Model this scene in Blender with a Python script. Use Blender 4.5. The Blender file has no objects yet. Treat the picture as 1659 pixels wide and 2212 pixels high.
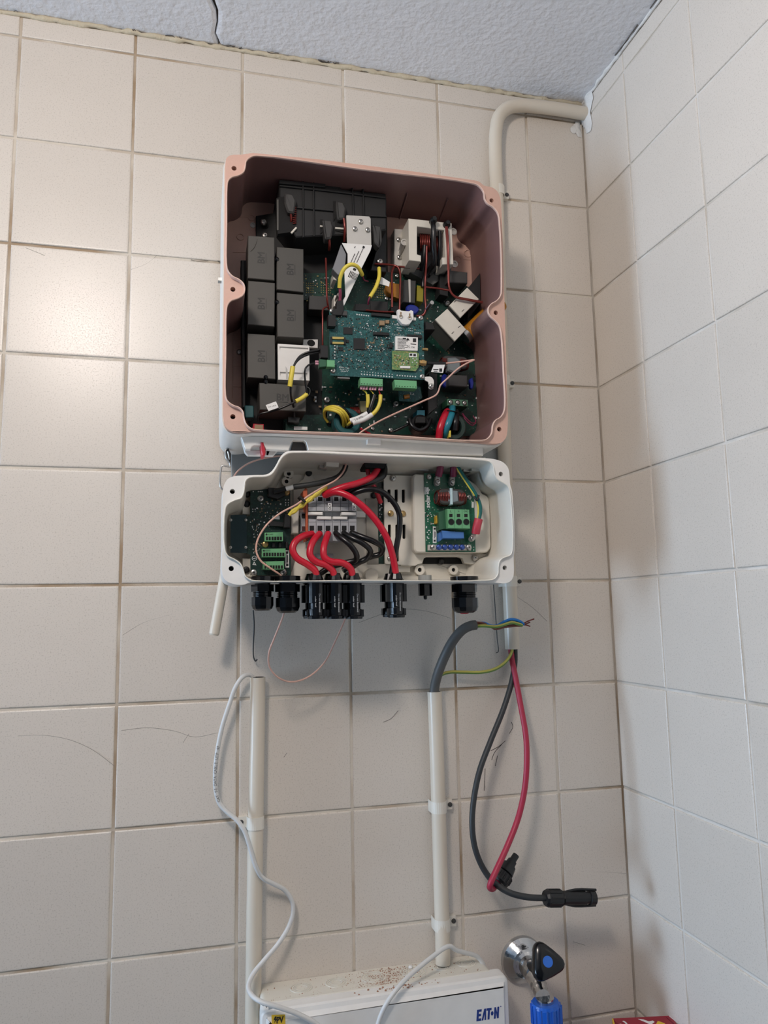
import bpy, math, random
from mathutils import Vector, Matrix
from mathutils.geometry import tessellate_polygon
random.seed(7)
C = bpy.context.scene
COL = C.collection
Z0 = 2.35                      # height of the first horizontal tile joint above the floor

# ------------------------------------------------------------------ camera
F, PW, PH = 1593.14, 1659.0, 2212.0
CAMP = Vector((0.250396, -1.004044, Z0 - 0.790833))
def _rot(w):
    th = w.length
    return Matrix.Rotation(th, 3, w.normalized())
M0 = _rot(Vector((-0.136172, -0.242910, -0.0027833))) @ Matrix(((1, 0, 0), (0, 0, -1), (0, 1, 0)))   # world -> camera (x right, y down, z forward)
cam = bpy.data.cameras.new('camera'); cam_o = bpy.data.objects.new('camera', cam); COL.objects.link(cam_o)
R = M0.transposed() @ Matrix(((1, 0, 0), (0, -1, 0), (0, 0, -1)))
cam_o.matrix_world = Matrix.Translation(CAMP) @ R.to_4x4()
cam.sensor_fit = 'VERTICAL'; cam.sensor_height = 36.0; cam.lens = 36.0 * F / PH
cam.clip_start = 0.02; cam.clip_end = 50
C.camera = cam_o

# ------------------------------------------------------------------ world, lights, exposure
C.view_settings.view_transform = 'Standard'; C.view_settings.look = 'None'
C.view_settings.gamma = 1.0; C.view_settings.use_curve_mapping = False
C.view_settings.exposure = 0.0
wd = bpy.data.worlds.new('world'); C.world = wd; wd.use_nodes = True
wd.node_tree.nodes['Background'].inputs[0].default_value = (0.62, 0.74, 1.0, 1)
wd.node_tree.nodes['Background'].inputs[1].default_value = 1.0
def light(name, kind, loc, energy, col, size=0.1, size_y=None, target=None):
    l = bpy.data.lights.new(name, kind); l.energy = energy; l.color = col
    if kind == 'AREA':
        l.size = size
        if size_y: l.shape = 'RECTANGLE'; l.size_y = size_y
    else: l.shadow_soft_size = size
    o = bpy.data.objects.new(name, l); COL.objects.link(o); o.location = loc
    if target is not None:
        o.rotation_euler = (Vector(target) - Vector(loc)).to_track_quat('-Z', 'Y').to_euler()
    return o
light('ceiling_lamp_light', 'POINT', (-0.05, -0.98, 2.275), 18.6, (1.0, 0.893, 0.805), 0.085)
light('window_daylight', 'AREA', (-3.12, -0.50, 1.25), 70.0, (0.53, 0.74, 1.0), 0.6, 1.0, (0.85, -0.56, 1.3))

# ------------------------------------------------------------------ helpers
def ray(px, py): return M0.transposed() @ Vector(((px - PW / 2) / F, (py - PH / 2) / F, 1))
def P(px, py, d=0.0):
    "point seen at a photo pixel, on the plane d metres in front of the back wall"
    r = ray(px, py); t = (-d - CAMP.y) / r.y
    return CAMP + r * t
def P2(px, py, d): q = P(px, py, d); return (q.x, q.z)
def PX(n, d): return n * (1.004 - d) / F          # pixels -> metres at depth d

def lin(c):
    c = c / 255.0
    return c / 12.92 if c <= 0.04045 else ((c + 0.055) / 1.055) ** 2.4
MATS = {}
def mat(name, rgb, rough=0.5, metal=0.0, var=0.06, vs=60, bump=0.0, bs=300, spec=0.5, coat=0.0):
    if name in MATS: return MATS[name]
    m = bpy.data.materials.new(name); m.use_nodes = True; nt = m.node_tree; N = nt.nodes; L = nt.links
    b = N['Principled BSDF']; b.inputs['Roughness'].default_value = rough; b.inputs['Metallic'].default_value = metal
    b.inputs['Specular IOR Level'].default_value = spec
    if coat: b.inputs['Coat Weight'].default_value = coat; b.inputs['Coat Roughness'].default_value = 0.08
    c = [lin(x) for x in rgb]
    tc = N.new('ShaderNodeTexCoord'); nz = N.new('ShaderNodeTexNoise'); nz.inputs['Scale'].default_value = vs; nz.inputs['Detail'].default_value = 4
    L.new(tc.outputs['Object'], nz.inputs['Vector'])
    mx = N.new('ShaderNodeMix'); mx.data_type = 'RGBA'; L.new(nz.outputs['Fac'], mx.inputs[0])
    mx.inputs[6].default_value = [x * (1 - var) for x in c] + [1]; mx.inputs[7].default_value = [min(1, x * (1 + var)) for x in c] + [1]
    L.new(mx.outputs[2], b.inputs['Base Color'])
    if bump:
        n2 = N.new('ShaderNodeTexNoise'); n2.inputs['Scale'].default_value = bs; n2.inputs['Detail'].default_value = 5
        L.new(tc.outputs['Object'], n2.inputs['Vector'])
        bp = N.new('ShaderNodeBump'); bp.inputs['Strength'].default_value = 1.0; bp.inputs['Distance'].default_value = bump
        L.new(n2.outputs['Fac'], bp.inputs['Height']); L.new(bp.outputs['Normal'], b.inputs['Normal'])
    MATS[name] = m; return m

def tile_mat():
    m = mat('glazed_tile', (219, 210, 199), 0.30, var=0.035, vs=14, bump=0.00003, bs=420)
    nt = m.node_tree; N = nt.nodes; L = nt.links; b = N['Principled BSDF']
    tc = N['Texture Coordinate']; base = b.inputs['Base Color'].links[0].from_socket
    sp = N.new('ShaderNodeTexNoise'); sp.inputs['Scale'].default_value = 560; sp.inputs['Detail'].default_value = 2
    L.new(tc.outputs['Object'], sp.inputs['Vector'])
    rp = N.new('ShaderNodeValToRGB'); rp.color_ramp.elements[0].position = 0.30; rp.color_ramp.elements[0].color = (0.78, 0.77, 0.75, 1)
    rp.color_ramp.elements[1].position = 0.46; rp.color_ramp.elements[1].color = (1, 1, 1, 1)
    L.new(sp.outputs['Fac'], rp.inputs['Fac'])
    mu = N.new('ShaderNodeMix'); mu.data_type = 'RGBA'; mu.blend_type = 'MULTIPLY'; mu.inputs[0].default_value = 0.85
    L.new(base, mu.inputs[6]); L.new(rp.outputs['Color'], mu.inputs[7])
    oi = N.new('ShaderNodeObjectInfo'); hv = N.new('ShaderNodeHueSaturation')
    mr = N.new('ShaderNodeMapRange'); mr.inputs['To Min'].default_value = 0.96; mr.inputs['To Max'].default_value = 1.03
    L.new(oi.outputs['Random'], mr.inputs['Value']); L.new(mr.outputs['Result'], hv.inputs['Value'])
    L.new(mu.outputs[2], hv.inputs['Color']); L.new(hv.outputs['Color'], b.inputs['Base Color'])
    r2 = N.new('ShaderNodeMapRange'); r2.inputs['From Min'].default_value = 0.3; r2.inputs['From Max'].default_value = 0.7
    r2.inputs['To Min'].default_value = 0.40; r2.inputs['To Max'].default_value = 0.26
    L.new(sp.outputs['Fac'], r2.inputs['Value']); L.new(r2.outputs['Result'], b.inputs['Roughness'])
    return m
def pcb_mat(name, rgb, trace, pad, s=260, pads=True):
    m = mat(name, rgb, 0.38, var=0.12, vs=80, spec=0.5)
    nt = m.node_tree; N = nt.nodes; L = nt.links; b = N['Principled BSDF']
    tc = N['Texture Coordinate']; base = b.inputs['Base Color'].links[0].from_socket
    v = N.new('ShaderNodeTexVoronoi'); v.distance = 'CHEBYCHEV'; v.inputs['Scale'].default_value = s; v.feature = 'F1'
    L.new(tc.outputs['Object'], v.inputs['Vector'])
    r = N.new('ShaderNodeValToRGB'); r.color_ramp.interpolation = 'CONSTANT'
    e = r.color_ramp.elements; e[0].position = 0; e[0].color = (0, 0, 0, 1); e[1].position = 0.5; e[1].color = (1, 1, 1, 1)
    e2 = e.new(0.62); e2.color = (0, 0, 0, 1)
    L.new(v.outputs['Distance'], r.inputs['Fac'])
    x = N.new('ShaderNodeMix'); x.data_type = 'RGBA'; L.new(r.outputs['Color'], x.inputs[0]); L.new(base, x.inputs[6])
    x.inputs[7].default_value = [lin(k) for k in trace] + [1]
    out = x.outputs[2]
    if pads:
        v2 = N.new('ShaderNodeTexVoronoi'); v2.inputs['Scale'].default_value = s * 1.15; v2.feature = 'F1'
        L.new(tc.outputs['Object'], v2.inputs['Vector'])
        r2 = N.new('ShaderNodeValToRGB'); r2.color_ramp.interpolation = 'CONSTANT'; e = r2.color_ramp.elements
        e[0].position = 0; e[0].color = (1, 1, 1, 1); e[1].position = 0.14; e[1].color = (0, 0, 0, 1)
        L.new(v2.outputs['Distance'], r2.inputs['Fac'])
        y = N.new('ShaderNodeMix'); y.data_type = 'RGBA'; L.new(r2.outputs['Color'], y.inputs[0]); L.new(out, y.inputs[6])
        y.inputs[7].default_value = [lin(k) for k in pad] + [1]; out = y.outputs[2]
    L.new(out, b.inputs['Base Color'])
    return m

TILE = tile_mat()
def grout_mat(name, rgb, dirt, amount):
    m = mat(name, rgb, 0.85, var=0.06, vs=40, bump=0.0006, bs=500); nt = m.node_tree; N = nt.nodes; L = nt.links; b = N['Principled BSDF']
    base = b.inputs['Base Color'].links[0].from_socket; nz = N.new('ShaderNodeTexNoise'); nz.inputs['Scale'].default_value = 9; nz.inputs['Detail'].default_value = 8
    L.new(N['Texture Coordinate'].outputs['Object'], nz.inputs['Vector']); mr = N.new('ShaderNodeMapRange'); mr.inputs['From Min'].default_value = 0.42; mr.inputs['From Max'].default_value = 0.66; mr.inputs['To Max'].default_value = amount
    L.new(nz.outputs['Fac'], mr.inputs['Value']); x = N.new('ShaderNodeMix'); x.data_type = 'RGBA'; L.new(mr.outputs['Result'], x.inputs[0]); L.new(base, x.inputs[6]); x.inputs[7].default_value = [lin(k) for k in dirt] + [1]
    L.new(x.outputs[2], b.inputs['Base Color']); return m
GROUT = grout_mat('stained_grout', (219, 211, 198), (158, 132, 100), .85)
GROUT2 = grout_mat('grout', (220, 214, 206), (176, 160, 138), .6)
WALLP = mat('wall_paint', (84, 88, 94), 0.7)
PLASTER = mat('rough_plaster', (238, 238, 241), 0.8, var=0.05, vs=25, bump=0.0022, bs=120)
FILLER = mat('white_filler', (226, 224, 220), 0.8, bump=0.0015, bs=200)
CAULK = mat('yellowed_caulk', (205, 193, 168), 0.7, var=0.15, vs=60, bump=0.001, bs=300)
CRACK = mat('dark_crack', (88, 82, 76), 0.9)
HAIR = mat('hairline_stain', (150, 142, 133), 0.9)
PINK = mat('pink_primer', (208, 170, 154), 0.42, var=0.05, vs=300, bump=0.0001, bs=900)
LINE = mat('shaded_pink_lining', (124, 92, 88), 0.33, var=0.05, vs=200)  # pink primer again, with the shade inside the box put into its colour
LIP = mat('pale_pink_lip', (222, 188, 172), 0.4)
WHITE = mat('white_paint', (224, 223, 218), 0.38)
CREAM = mat('cream_plastic', (222, 217, 205), 0.42)
BRIGHT = mat('bright_white_plastic', (232, 230, 226), 0.35)
WLABEL = mat('white_label', (235, 235, 233), 0.55)
INK = mat('black_ink', (28, 28, 30), 0.6)
BLACK = mat('black_plastic', (24, 24, 25), 0.42)
BLACKM = mat('matt_black_plastic', (30, 30, 31), 0.65)
GLOSSK = mat('gloss_black', (10, 11, 14), 0.16)
HOLE = mat('dark_hole', (14, 13, 13), 0.8)
CAPG = mat('grey_capacitor', (75, 73, 69), 0.5, var=0.03)
CAPL = mat('grey_capacitor_emboss', (50, 49, 48), 0.55)
DGREY = mat('dark_grey_plastic', (62, 61, 60), 0.5)
RELAY = mat('relay_grey', (112, 112, 108), 0.5)  # on the relays this grey stands for shade on white sides
COPPER = mat('enamelled_copper', (118, 46, 40), 0.25, 0.35, var=0.15)
STEEL = mat('steel', (190, 188, 184), 0.3, 0.95)
ALU = mat('aluminium', (205, 202, 196), 0.42, 0.35)
CHROME = mat('chrome', (200, 200, 200), 0.12, 1.0, bump=0.0003, bs=150)
BRASS = mat('brass', (190, 160, 110), 0.32, 0.9)
REDC = mat('red_insulation', (192, 24, 48), 0.3)
DREDC = mat('dull_red_insulation', (168, 40, 66), 0.45)
BLKC = mat('black_insulation', (20, 20, 22), 0.28)
DBLKC = mat('dull_black_insulation', (46, 48, 49), 0.5)
COAX = mat('pink_coax', (214, 172, 156), 0.35)
YELL = mat('yellow_insulation', (226, 206, 80), 0.45)
WCAB = mat('white_cable', (212, 211, 208), 0.42)
PVC = mat('cream_conduit', (216, 205, 188), 0.32, var=0.03, vs=10)
GREYC = mat('grey_sheath', (88, 88, 86), 0.5)
GYG = mat('earth_green', (110, 150, 70), 0.4); GYY = mat('earth_yellow', (205, 195, 95), 0.4)
BLUEC = mat('blue_insulation', (30, 130, 215), 0.4); BRNC = mat('brown_insulation', (120, 62, 48), 0.4)
BLUEP = mat('blue_plastic', (28, 92, 190), 0.3)
BLUED = mat('blue_dot', (42, 104, 196), 0.5)
BLUEV = mat('blue_varistor', (30, 45, 140), 0.3)
BLUER = mat('blue_box', (72, 122, 190), 0.45)
GTERM = mat('green_terminal', (108, 172, 124), 0.45)
DGTERM = mat('dark_green_terminal', (44, 92, 66), 0.45)
GRTERM = mat('grey_terminal', (166, 168, 172), 0.5)
ORANGE = mat('orange_plastic', (190, 92, 58), 0.5)
KAPTON = mat('amber_tape', (176, 116, 34), 0.2)
TEAL = mat('teal_ferrite', (34, 86, 90), 0.4)
DTEAL = mat('dark_ferrite', (40, 62, 56), 0.4)
TEALC = mat('teal_insulation', (40, 130, 150), 0.3)
PURP = mat('purple_sleeve', (128, 44, 74), 0.4)
FERR = mat('pink_ferrule', (216, 160, 180), 0.4)
GOLD = mat('gold_contact', (200, 180, 110), 0.35, 0.6)
TAN = mat('tan_component', (150, 125, 95), 0.5)
SOLDER = mat('solder', (225, 226, 226), 0.3, 0.3)
CYAN = mat('pale_cyan_bar', (190, 215, 220), 0.4)
REDP = mat('red_plastic', (178, 30, 48), 0.4)
DUST = mat('brick_dust', (160, 120, 98), 0.95, var=0.25)
ORCH = mat('yellow_sticker', (222, 184, 52), 0.5)
NAVY = mat('navy_print', (22, 52, 130), 0.5)
CARD = mat('crimson_card', (150, 34, 52), 0.5)
PCB = pcb_mat('green_board', (8, 52, 42), (13, 66, 53), (100, 106, 88), 190)
PCBT = pcb_mat('teal_board', (24, 77, 77), (38, 98, 98), (150, 164, 164), 330)
PCBD = pcb_mat('dark_board', (9, 42, 36), (14, 54, 45), (84, 88, 74), 260)
PCBG = pcb_mat('lower_board', (16, 92, 66), (24, 108, 80), (170, 180, 160), 160)
PCBY = pcb_mat('module_board', (96, 138, 84), (150, 150, 100), (214, 206, 150), 420)
NAVB = mat('navy_board', (16, 46, 52), 0.42)

WL = {}
def wloc(o): return WL.get(o.name, Vector((0, 0, 0))) if o else Vector((0, 0, 0))
def tag(o, label=None, cat=None, group=None, kind=None):
    if label: o['label'] = label
    if cat: o['category'] = cat
    if group: o['group'] = group
    if kind: o['kind'] = kind
    return o
def empty(name, loc, label, cat, group=None):
    o = bpy.data.objects.new(name, None); COL.objects.link(o); o.empty_display_size = 0.02
    o.location = loc; WL[o.name] = Vector(loc)
    return tag(o, label, cat, group)

def area2(l): return sum(l[i][0] * l[(i + 1) % len(l)][1] - l[(i + 1) % len(l)][0] * l[i][1] for i in range(len(l)))
def ccw(l): return list(l) if area2(l) > 0 else list(reversed(l))
def offset(l, r):
    "grow a CCW loop outward by r"
    n = len(l); out = []
    for i in range(n):
        a, b, c = Vector(l[i - 1]), Vector(l[i]), Vector(l[(i + 1) % n])
        e1, e2 = (b - a), (c - b)
        if e1.length < 1e-9: e1 = e2
        if e2.length < 1e-9: e2 = e1
        e1, e2 = e1.normalized(), e2.normalized()
        n1, n2 = Vector((e1.y, -e1.x)), Vector((e2.y, -e2.x))
        m = n1 + n2
        if m.length < 1e-6: m = n1
        m.normalize(); k = max(0.45, m.dot(n1))
        q = b + m * (r / k); out.append((q.x, q.y))
    return out
def rnd(l, r, n=4):
    "round the corners of a loop"
    out = []; N = len(l)
    for i in range(N):
        a, b, c = Vector(l[i - 1]), Vector(l[i]), Vector(l[(i + 1) % N])
        e1, e2 = (a - b), (c - b); t = min(r, e1.length * 0.48, e2.length * 0.48)
        p, q = b + e1.normalized() * t, b + e2.normalized() * t
        for k in range(n + 1):
            s = k / n; z = p * (1 - s) ** 2 + b * 2 * s * (1 - s) + q * s ** 2; out.append((z.x, z.y))
    return out
def cat(pts, k=6, closed=False):
    "centripetal Catmull-Rom through the points"
    pts = [Vector(p) for p in pts]; n = len(pts); out = []
    if n < 3 and not closed: return pts
    segs = n if closed else n - 1
    for i in range(segs):
        p1, p2 = pts[i], pts[(i + 1) % n]
        p0 = pts[i - 1] if (closed or i > 0) else p1 * 2 - p2
        p3 = pts[(i + 2) % n] if (closed or i + 2 < n) else p2 * 2 - p1
        t = [0]
        for a, b in ((p0, p1), (p1, p2), (p2, p3)): t.append(t[-1] + max(1e-6, (b - a).length) ** 0.5)
        for j in range(k):
            u = t[1] + (t[2] - t[1]) * j / k
            A1 = p0 * ((t[1] - u) / (t[1] - t[0])) + p1 * ((u - t[0]) / (t[1] - t[0]))
            A2 = p1 * ((t[2] - u) / (t[2] - t[1])) + p2 * ((u - t[1]) / (t[2] - t[1]))
            A3 = p2 * ((t[3] - u) / (t[3] - t[2])) + p3 * ((u - t[2]) / (t[3] - t[2]))
            B1 = A1 * ((t[2] - u) / (t[2] - t[0])) + A2 * ((u - t[0]) / (t[2] - t[0]))
            B2 = A2 * ((t[3] - u) / (t[3] - t[1])) + A3 * ((u - t[1]) / (t[3] - t[1]))
            out.append(B1 * ((t[2] - u) / (t[2] - t[1])) + B2 * ((u - t[1]) / (t[2] - t[1])))
    if not closed: out.append(pts[-1].copy())
    return out
def LP(pxs, d): return ccw([P2(x, y, d) for x, y in pxs])
def SL(pxs, d, k=3): return ccw([(v.x, v.y) for v in cat([P2(x, y, d) for x, y in pxs], k, True)])
def circ(x, z, r, n=16, rz=None): return [(x + r * math.cos(6.28318 * i / n), z + (rz or r) * math.sin(6.28318 * i / n)) for i in range(n)]

class MB:
    def __init__(s): s.v, s.f, s.m, s.s, s.c = [], [], [], [], 0
    def mi(s, i): s.c = i; return s
    def add(s, vs, fs, smooth=False):
        b = len(s.v); s.v += [Vector(v) for v in vs]
        for f in fs: s.f.append([b + i for i in f]); s.m.append(s.c); s.s.append(smooth)
        return s
    def cap(s, loops, d, back=False):
        "flat face with holes at depth d; first loop is the outer one"
        if len(loops) == 1:
            vs = [(x, -d, z) for x, z in loops[0]]; f = list(range(len(vs)))
            if back: f.reverse()
            return s.add(vs, [f])
        flat = [q for l in loops for q in l]
        tri = tessellate_polygon([[Vector((x, z, 0)) for x, z in l] for l in loops])
        fs = []
        for t in tri:
            a, b, c = (Vector(flat[i]) for i in t)
            w = (b - a).x * (c - a).y - (b - a).y * (c - a).x
            t = list(t)
            if (w < 0) != back: t.reverse()
            fs.append(t)
        return s.add([(x, -d, z) for x, z in flat], fs)
    def loft(s, rings, smooth=True, flip=False):
        "strips between loops given as (loop, depth); each strip has its own vertices so its edges stay crisp"
        for (a, da), (b, db) in zip(rings, rings[1:]):
            n = len(a); vs = [(x, -da, z) for x, z in a] + [(x, -db, z) for x, z in b]
            fs = [[i, (i + 1) % n, n + (i + 1) % n, n + i] for i in range(n)]
            if flip: fs = [f[::-1] for f in fs]
            s.add(vs, fs, smooth)
        return s
    def prism(s, loop, d0, d1, ch=0.0, holes=(), smooth=False, back=True):
        loop = ccw(loop)
        if holes:
            s.cap([loop] + [list(h) for h in holes], d1)
            s.loft([(loop, d0), (loop, d1)], smooth)
            for h in holes: s.loft([(ccw(h), d1), (ccw(h), d0)], smooth)
            return s
        if ch:
            ins = offset(loop, -ch)
            s.loft([(loop, d0), (loop, d1 - ch), (ins, d1)], smooth); s.cap([ins], d1)
        else:
            s.loft([(loop, d0), (loop, d1)], smooth); s.cap([loop], d1)
        if back: s.cap([loop], d0, True)
        return s
    def px(s, pxs, d0, d1, ch=0.0, r=0.0, holes=()):
        l = LP(pxs, d1)
        if r: l = ccw(rnd(l, r))
        return s.prism(l, d0, d1, ch, holes, smooth=bool(r))
    def box(s, c, sz):
        x, y, z = (k / 2 for k in sz); cx, cy, cz = c
        vs = [(cx + i * x, cy + j * y, cz + k * z) for i in (-1, 1) for j in (-1, 1) for k in (-1, 1)]
        return s.add(vs, [[0, 1, 3, 2], [4, 6, 7, 5], [0, 4, 5, 1], [2, 3, 7, 6], [0, 2, 6, 4], [1, 5, 7, 3]])
    def tube(s, pts, r, n=10, k=6, caps=True, rads=None):
        ps = cat(pts, k) if k else [Vector(p) for p in pts]
        t0 = (ps[1] - ps[0]).normalized(); up = Vector((0, 1, 0)) if abs(t0.y) < 0.9 else Vector((1, 0, 0))
        u = t0.cross(up).normalized(); vs = []; m = len(ps)
        for i, p in enumerate(ps):
            t = (ps[min(i + 1, m - 1)] - ps[max(i - 1, 0)])
            t = t.normalized() if t.length > 1e-9 else t0
            u = (u - t * u.dot(t)); u = u.normalized() if u.length > 1e-6 else t.cross(up).normalized()
            w = t.cross(u); rr = r if rads is None else r * rads[min(len(rads) - 1, int(i * len(rads) / m))]
            for j in range(n):
                a = 6.283185 * j / n; vs.append(p + (u * math.cos(a) + w * math.sin(a)) * rr)
        fs = [[i * n + j, i * n + (j + 1) % n, (i + 1) * n + (j + 1) % n, (i + 1) * n + j] for i in range(m - 1) for j in range(n)]
        s.add(vs, fs, True)
        if caps: s.add(vs[:n], [list(range(n))[::-1]]); s.add(vs[-n:], [list(range(n))])
        return s
    def lathe(s, p, ax, prof, n=16, smooth=True, poly=None):
        "profile [(distance along axis, radius)]; every band gets its own vertices"
        p, ax = Vector(p), Vector(ax).normalized(); h = Vector((0, 0, 1)) if abs(ax.z) < 0.9 else Vector((1, 0, 0))
        u = ax.cross(h).normalized(); w = ax.cross(u)
        def ring(t, r): return [p + ax * t + (u * math.cos(6.283185 * (j + .5) / n) + w * math.sin(6.283185 * (j + .5) / n)) * r for j in range(n)]
        for (t0, r0), (t1, r1) in zip(prof, prof[1:]):
            s.add(ring(t0, r0) + ring(t1, r1), [[j, (j + 1) % n, n + (j + 1) % n, n + j] for j in range(n)], smooth)
        s.add(ring(*prof[0]), [list(range(n))[::-1]]); s.add(ring(*prof[-1]), [list(range(n))])
        return s
    def mesh(s, name, org):
        me = bpy.data.meshes.new(name); me.from_pydata([v - org for v in s.v], [], s.f)
        me.polygons.foreach_set('material_index', s.m); me.polygons.foreach_set('use_smooth', s.s)
        me.update(); return me
    def build(s, name, mats, parent=None, label=None, cat=None, group=None, kind=None):
        lo = Vector([min(v[i] for v in s.v) for i in range(3)]); hi = Vector([max(v[i] for v in s.v) for i in range(3)])
        org = (lo + hi) / 2; me = s.mesh(name, org)
        for m in (mats if isinstance(mats, (list, tuple)) else [mats]): me.materials.append(m)
        o = bpy.data.objects.new(name, me); COL.objects.link(o)
        if parent: o.parent = parent
        o.location = org - wloc(parent); WL[o.name] = org
        return tag(o, label, cat, group, kind)

def pxp(name, pxs, d0, d1, m, parent, ch=0.0004, r=0.0, label=None, holes=()):
    return MB().px(pxs, d0, d1, ch, r, holes).build(name, m, parent, label)
def R4(x0, y0, x1, y1, sk=0.0): return [(x0, y0), (x1, y0 + sk * (x1 - x0)), (x1, y1 + sk * (x1 - x0)), (x0, y1)]
def cable(name, pts, r, m, parent=None, label=None, catg=None, n=8, k=6):
    return MB().tube([P(*q) for q in pts], r, n, k).build(name, m, parent, label, catg)
# a screw of unit radius: dome head with a cross recess, shared by all screws
_sm = MB(); _sm.lathe((0, 0, 0), (0, -1, 0), [(-0.25, 1.0), (0.25, 1.0), (0.55, 0.8), (0.7, 0.45)], 14)
_sm.mi(1)
_sm.box((0, -0.68, 0), (0.72, 0.12, 0.16)); _sm.box((0, -0.68, 0), (0.16, 0.12, 0.72))
SCREW = _sm.mesh('screw', Vector((0, 0, 0))); SCREW.materials.append(STEEL); SCREW.materials.append(HOLE)
SCREWK = SCREW.copy(); SCREWK.materials.clear(); SCREWK.materials.append(BLACK); SCREWK.materials.append(HOLE)
SCREWB = SCREW.copy(); SCREWB.materials.clear(); SCREWB.materials.append(BRASS); SCREWB.materials.append(HOLE)
_wm = MB(); _wm.lathe((0, 0, 0), (0, -1, 0), [(0, 1.0), (0.3, 1.0), (0.3, 0.62), (0.05, 0.58)], 16); WASHER = _wm.mesh('ring', Vector((0, 0, 0)))
WASHER.materials.append(ALU)
def inst(name, me, loc, parent, scale=1.0, rot=None, label=None):
    o = bpy.data.objects.new(name, me); COL.objects.link(o)
    if parent: o.parent = parent
    o.location = Vector(loc) - wloc(parent); o.scale = (scale,) * 3
    if rot: o.rotation_euler = rot
    WL[o.name] = Vector(loc)
    if label: o['label'] = label
    return o
def screw(px, py, d, r, parent, me=None, a=None):
    return inst('screw', me or SCREW, P(px, py, d), parent, r, (0, random.uniform(0, 1.5) if a is None else a, 0))
def text_mb(mb, s, width=None, height=None):
    "flat glyph outlines in (x, z), centred on the origin"
    cu = bpy.data.curves.new('t', 'FONT'); cu.body = s; cu.size = 1; cu.resolution_u = 2
    o = bpy.data.objects.new('t', cu); me = bpy.data.meshes.new_from_object(o)
    vs = [v.co.copy() for v in me.vertices]; fs = [list(p.vertices) for p in me.polygons]
    bpy.data.objects.remove(o); bpy.data.curves.remove(cu); bpy.data.meshes.remove(me)
    x0, x1 = min(v.x for v in vs), max(v.x for v in vs); y0, y1 = min(v.y for v in vs), max(v.y for v in vs)
    sx = (width / (x1 - x0)) if width else height / (y1 - y0); sy = (height / (y1 - y0)) if height else sx
    if not width: sx = sy
    return [((v.x - (x0 + x1) / 2) * sx, (v.y - (y0 + y1) / 2) * sy) for v in vs], fs
def text(s, at, parent, m=None, width=None, height=None, ang=0.0, name='lettering', bold=0.0, yaw=0.0):
    vs, fs = text_mb(None, s, width, height); ca, sa = math.cos(ang), math.sin(ang); at = Vector(at)
    mb = MB()
    reps = [(0, 0)] if not bold else [(0, 0), (bold, 0), (-bold, 0), (0, bold), (0, -bold)]
    for k, (bx, bz) in enumerate(reps):
        mb.add([(at.x + (x + bx) * ca - (z + bz) * sa, at.y - k * 2e-6, at.z + (x + bx) * sa + (z + bz) * ca) for x, z in vs], fs)
    return mb.build(name, m or INK, parent)

# ------------------------------------------------------------------ the setting
XR = 0.8512; TP = 0.15; GAP = 0.0036; CEIL = 2.386; R1 = -0.1216
YB, XL = -2.2, -3.2
def slab(name, loop3, m, label=None):
    return MB().add(*loop3).build(name, m, None, label, None, None, 'structure')
wall_back = tag(MB().box(((XL + XR) / 2, 0.0519, 1.25), (XR - XL + 0.2, 0.1, 2.5)).build('wall_back', GROUT), kind='structure')
wall_right = tag(MB().box((XR + 0.0519, YB / 2, 1.25), (0.1, -YB, 2.5)).build('wall_right', GROUT2), kind='structure')
tag(MB().box(((XL + XR) / 2, YB - 0.05, 1.25), (XR - XL, 0.1, 2.5)).build('wall_front', WALLP), kind='structure')
wl = MB()
for a, b, c, d in ((YB, -0.84, 0, 2.5), (-0.16, 0.0, 0, 2.5), (-0.84, -0.16, 0, 0.7), (-0.84, -0.16, 1.8, 2.5)):
    wl.box((XL - 0.05, (a + b) / 2, (c + d) / 2), (0.1, b - a, d - c))
tag(wl.build('wall_left', WALLP), kind='structure')
wf = MB()
for a, b, c, d in ((-0.84, -0.80, 0.7, 1.8), (-0.20, -0.16, 0.7, 1.8), (-0.80, -0.20, 0.7, 0.74), (-0.80, -0.20, 1.76, 1.8), (-0.515, -0.485, 0.74, 1.76)):
    wf.box((XL - 0.05, (a + b) / 2, (c + d) / 2), (0.05, b - a, d - c))
tag(wf.build('window_1', WHITE), kind='structure')
tag(MB().box(((XL + XR) / 2, YB / 2, -0.05), (XR - XL, -YB, 0.1)).build('floor', mat('floor_screed', (62, 62, 62), 0.6)), kind='structure')

def tile_mesh(w, h):
    "a tile lying in (x, z), front towards -y, with an eased edge"
    mb = MB(); l = [(-w / 2, -h / 2), (w / 2, -h / 2), (w / 2, h / 2), (-w / 2, h / 2)]
    a = offset(l, -0.0004); b = offset(l, -0.0012); b2 = offset(l, -0.0024)
    mb.loft([(l, -0.0055), (l, -0.0012), (a, -0.0005), (b, -0.0001), (b2, 0.0)], False); mb.cap([b2], 0.0)
    me = mb.mesh('tile', Vector((0, 0, 0))); me.materials.append(TILE); return me
TM = {}
def tile(parent, u0, u1, z0, z1, right=False):
    w, h = round(u1 - u0 - GAP, 4), round(z1 - z0 - GAP, 4)
    if (w, h) not in TM: TM[(w, h)] = tile_mesh(w, h)
    c = ((u0 + u1) / 2, (z0 + z1) / 2); j = 0.0045
    if right:
        loc = (XR + random.uniform(-.0002, .0004), c[0], c[1]); rot = (random.uniform(-j, j) * .3, random.uniform(-j, j), -math.pi / 2 + random.uniform(-j, j))
    else:
        loc = (c[0], random.uniform(-.0003, .0003), c[1]); rot = (random.uniform(-j, j), random.uniform(-j, j) * .3, random.uniform(-j, j))
    return inst('tile', TM[(w, h)], loc, parent, 1.0, rot)
rows = [(Z0, CEIL - 0.004)] + [(Z0 - TP * (j + 1), Z0 - TP * j) for j in range(11)]
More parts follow.
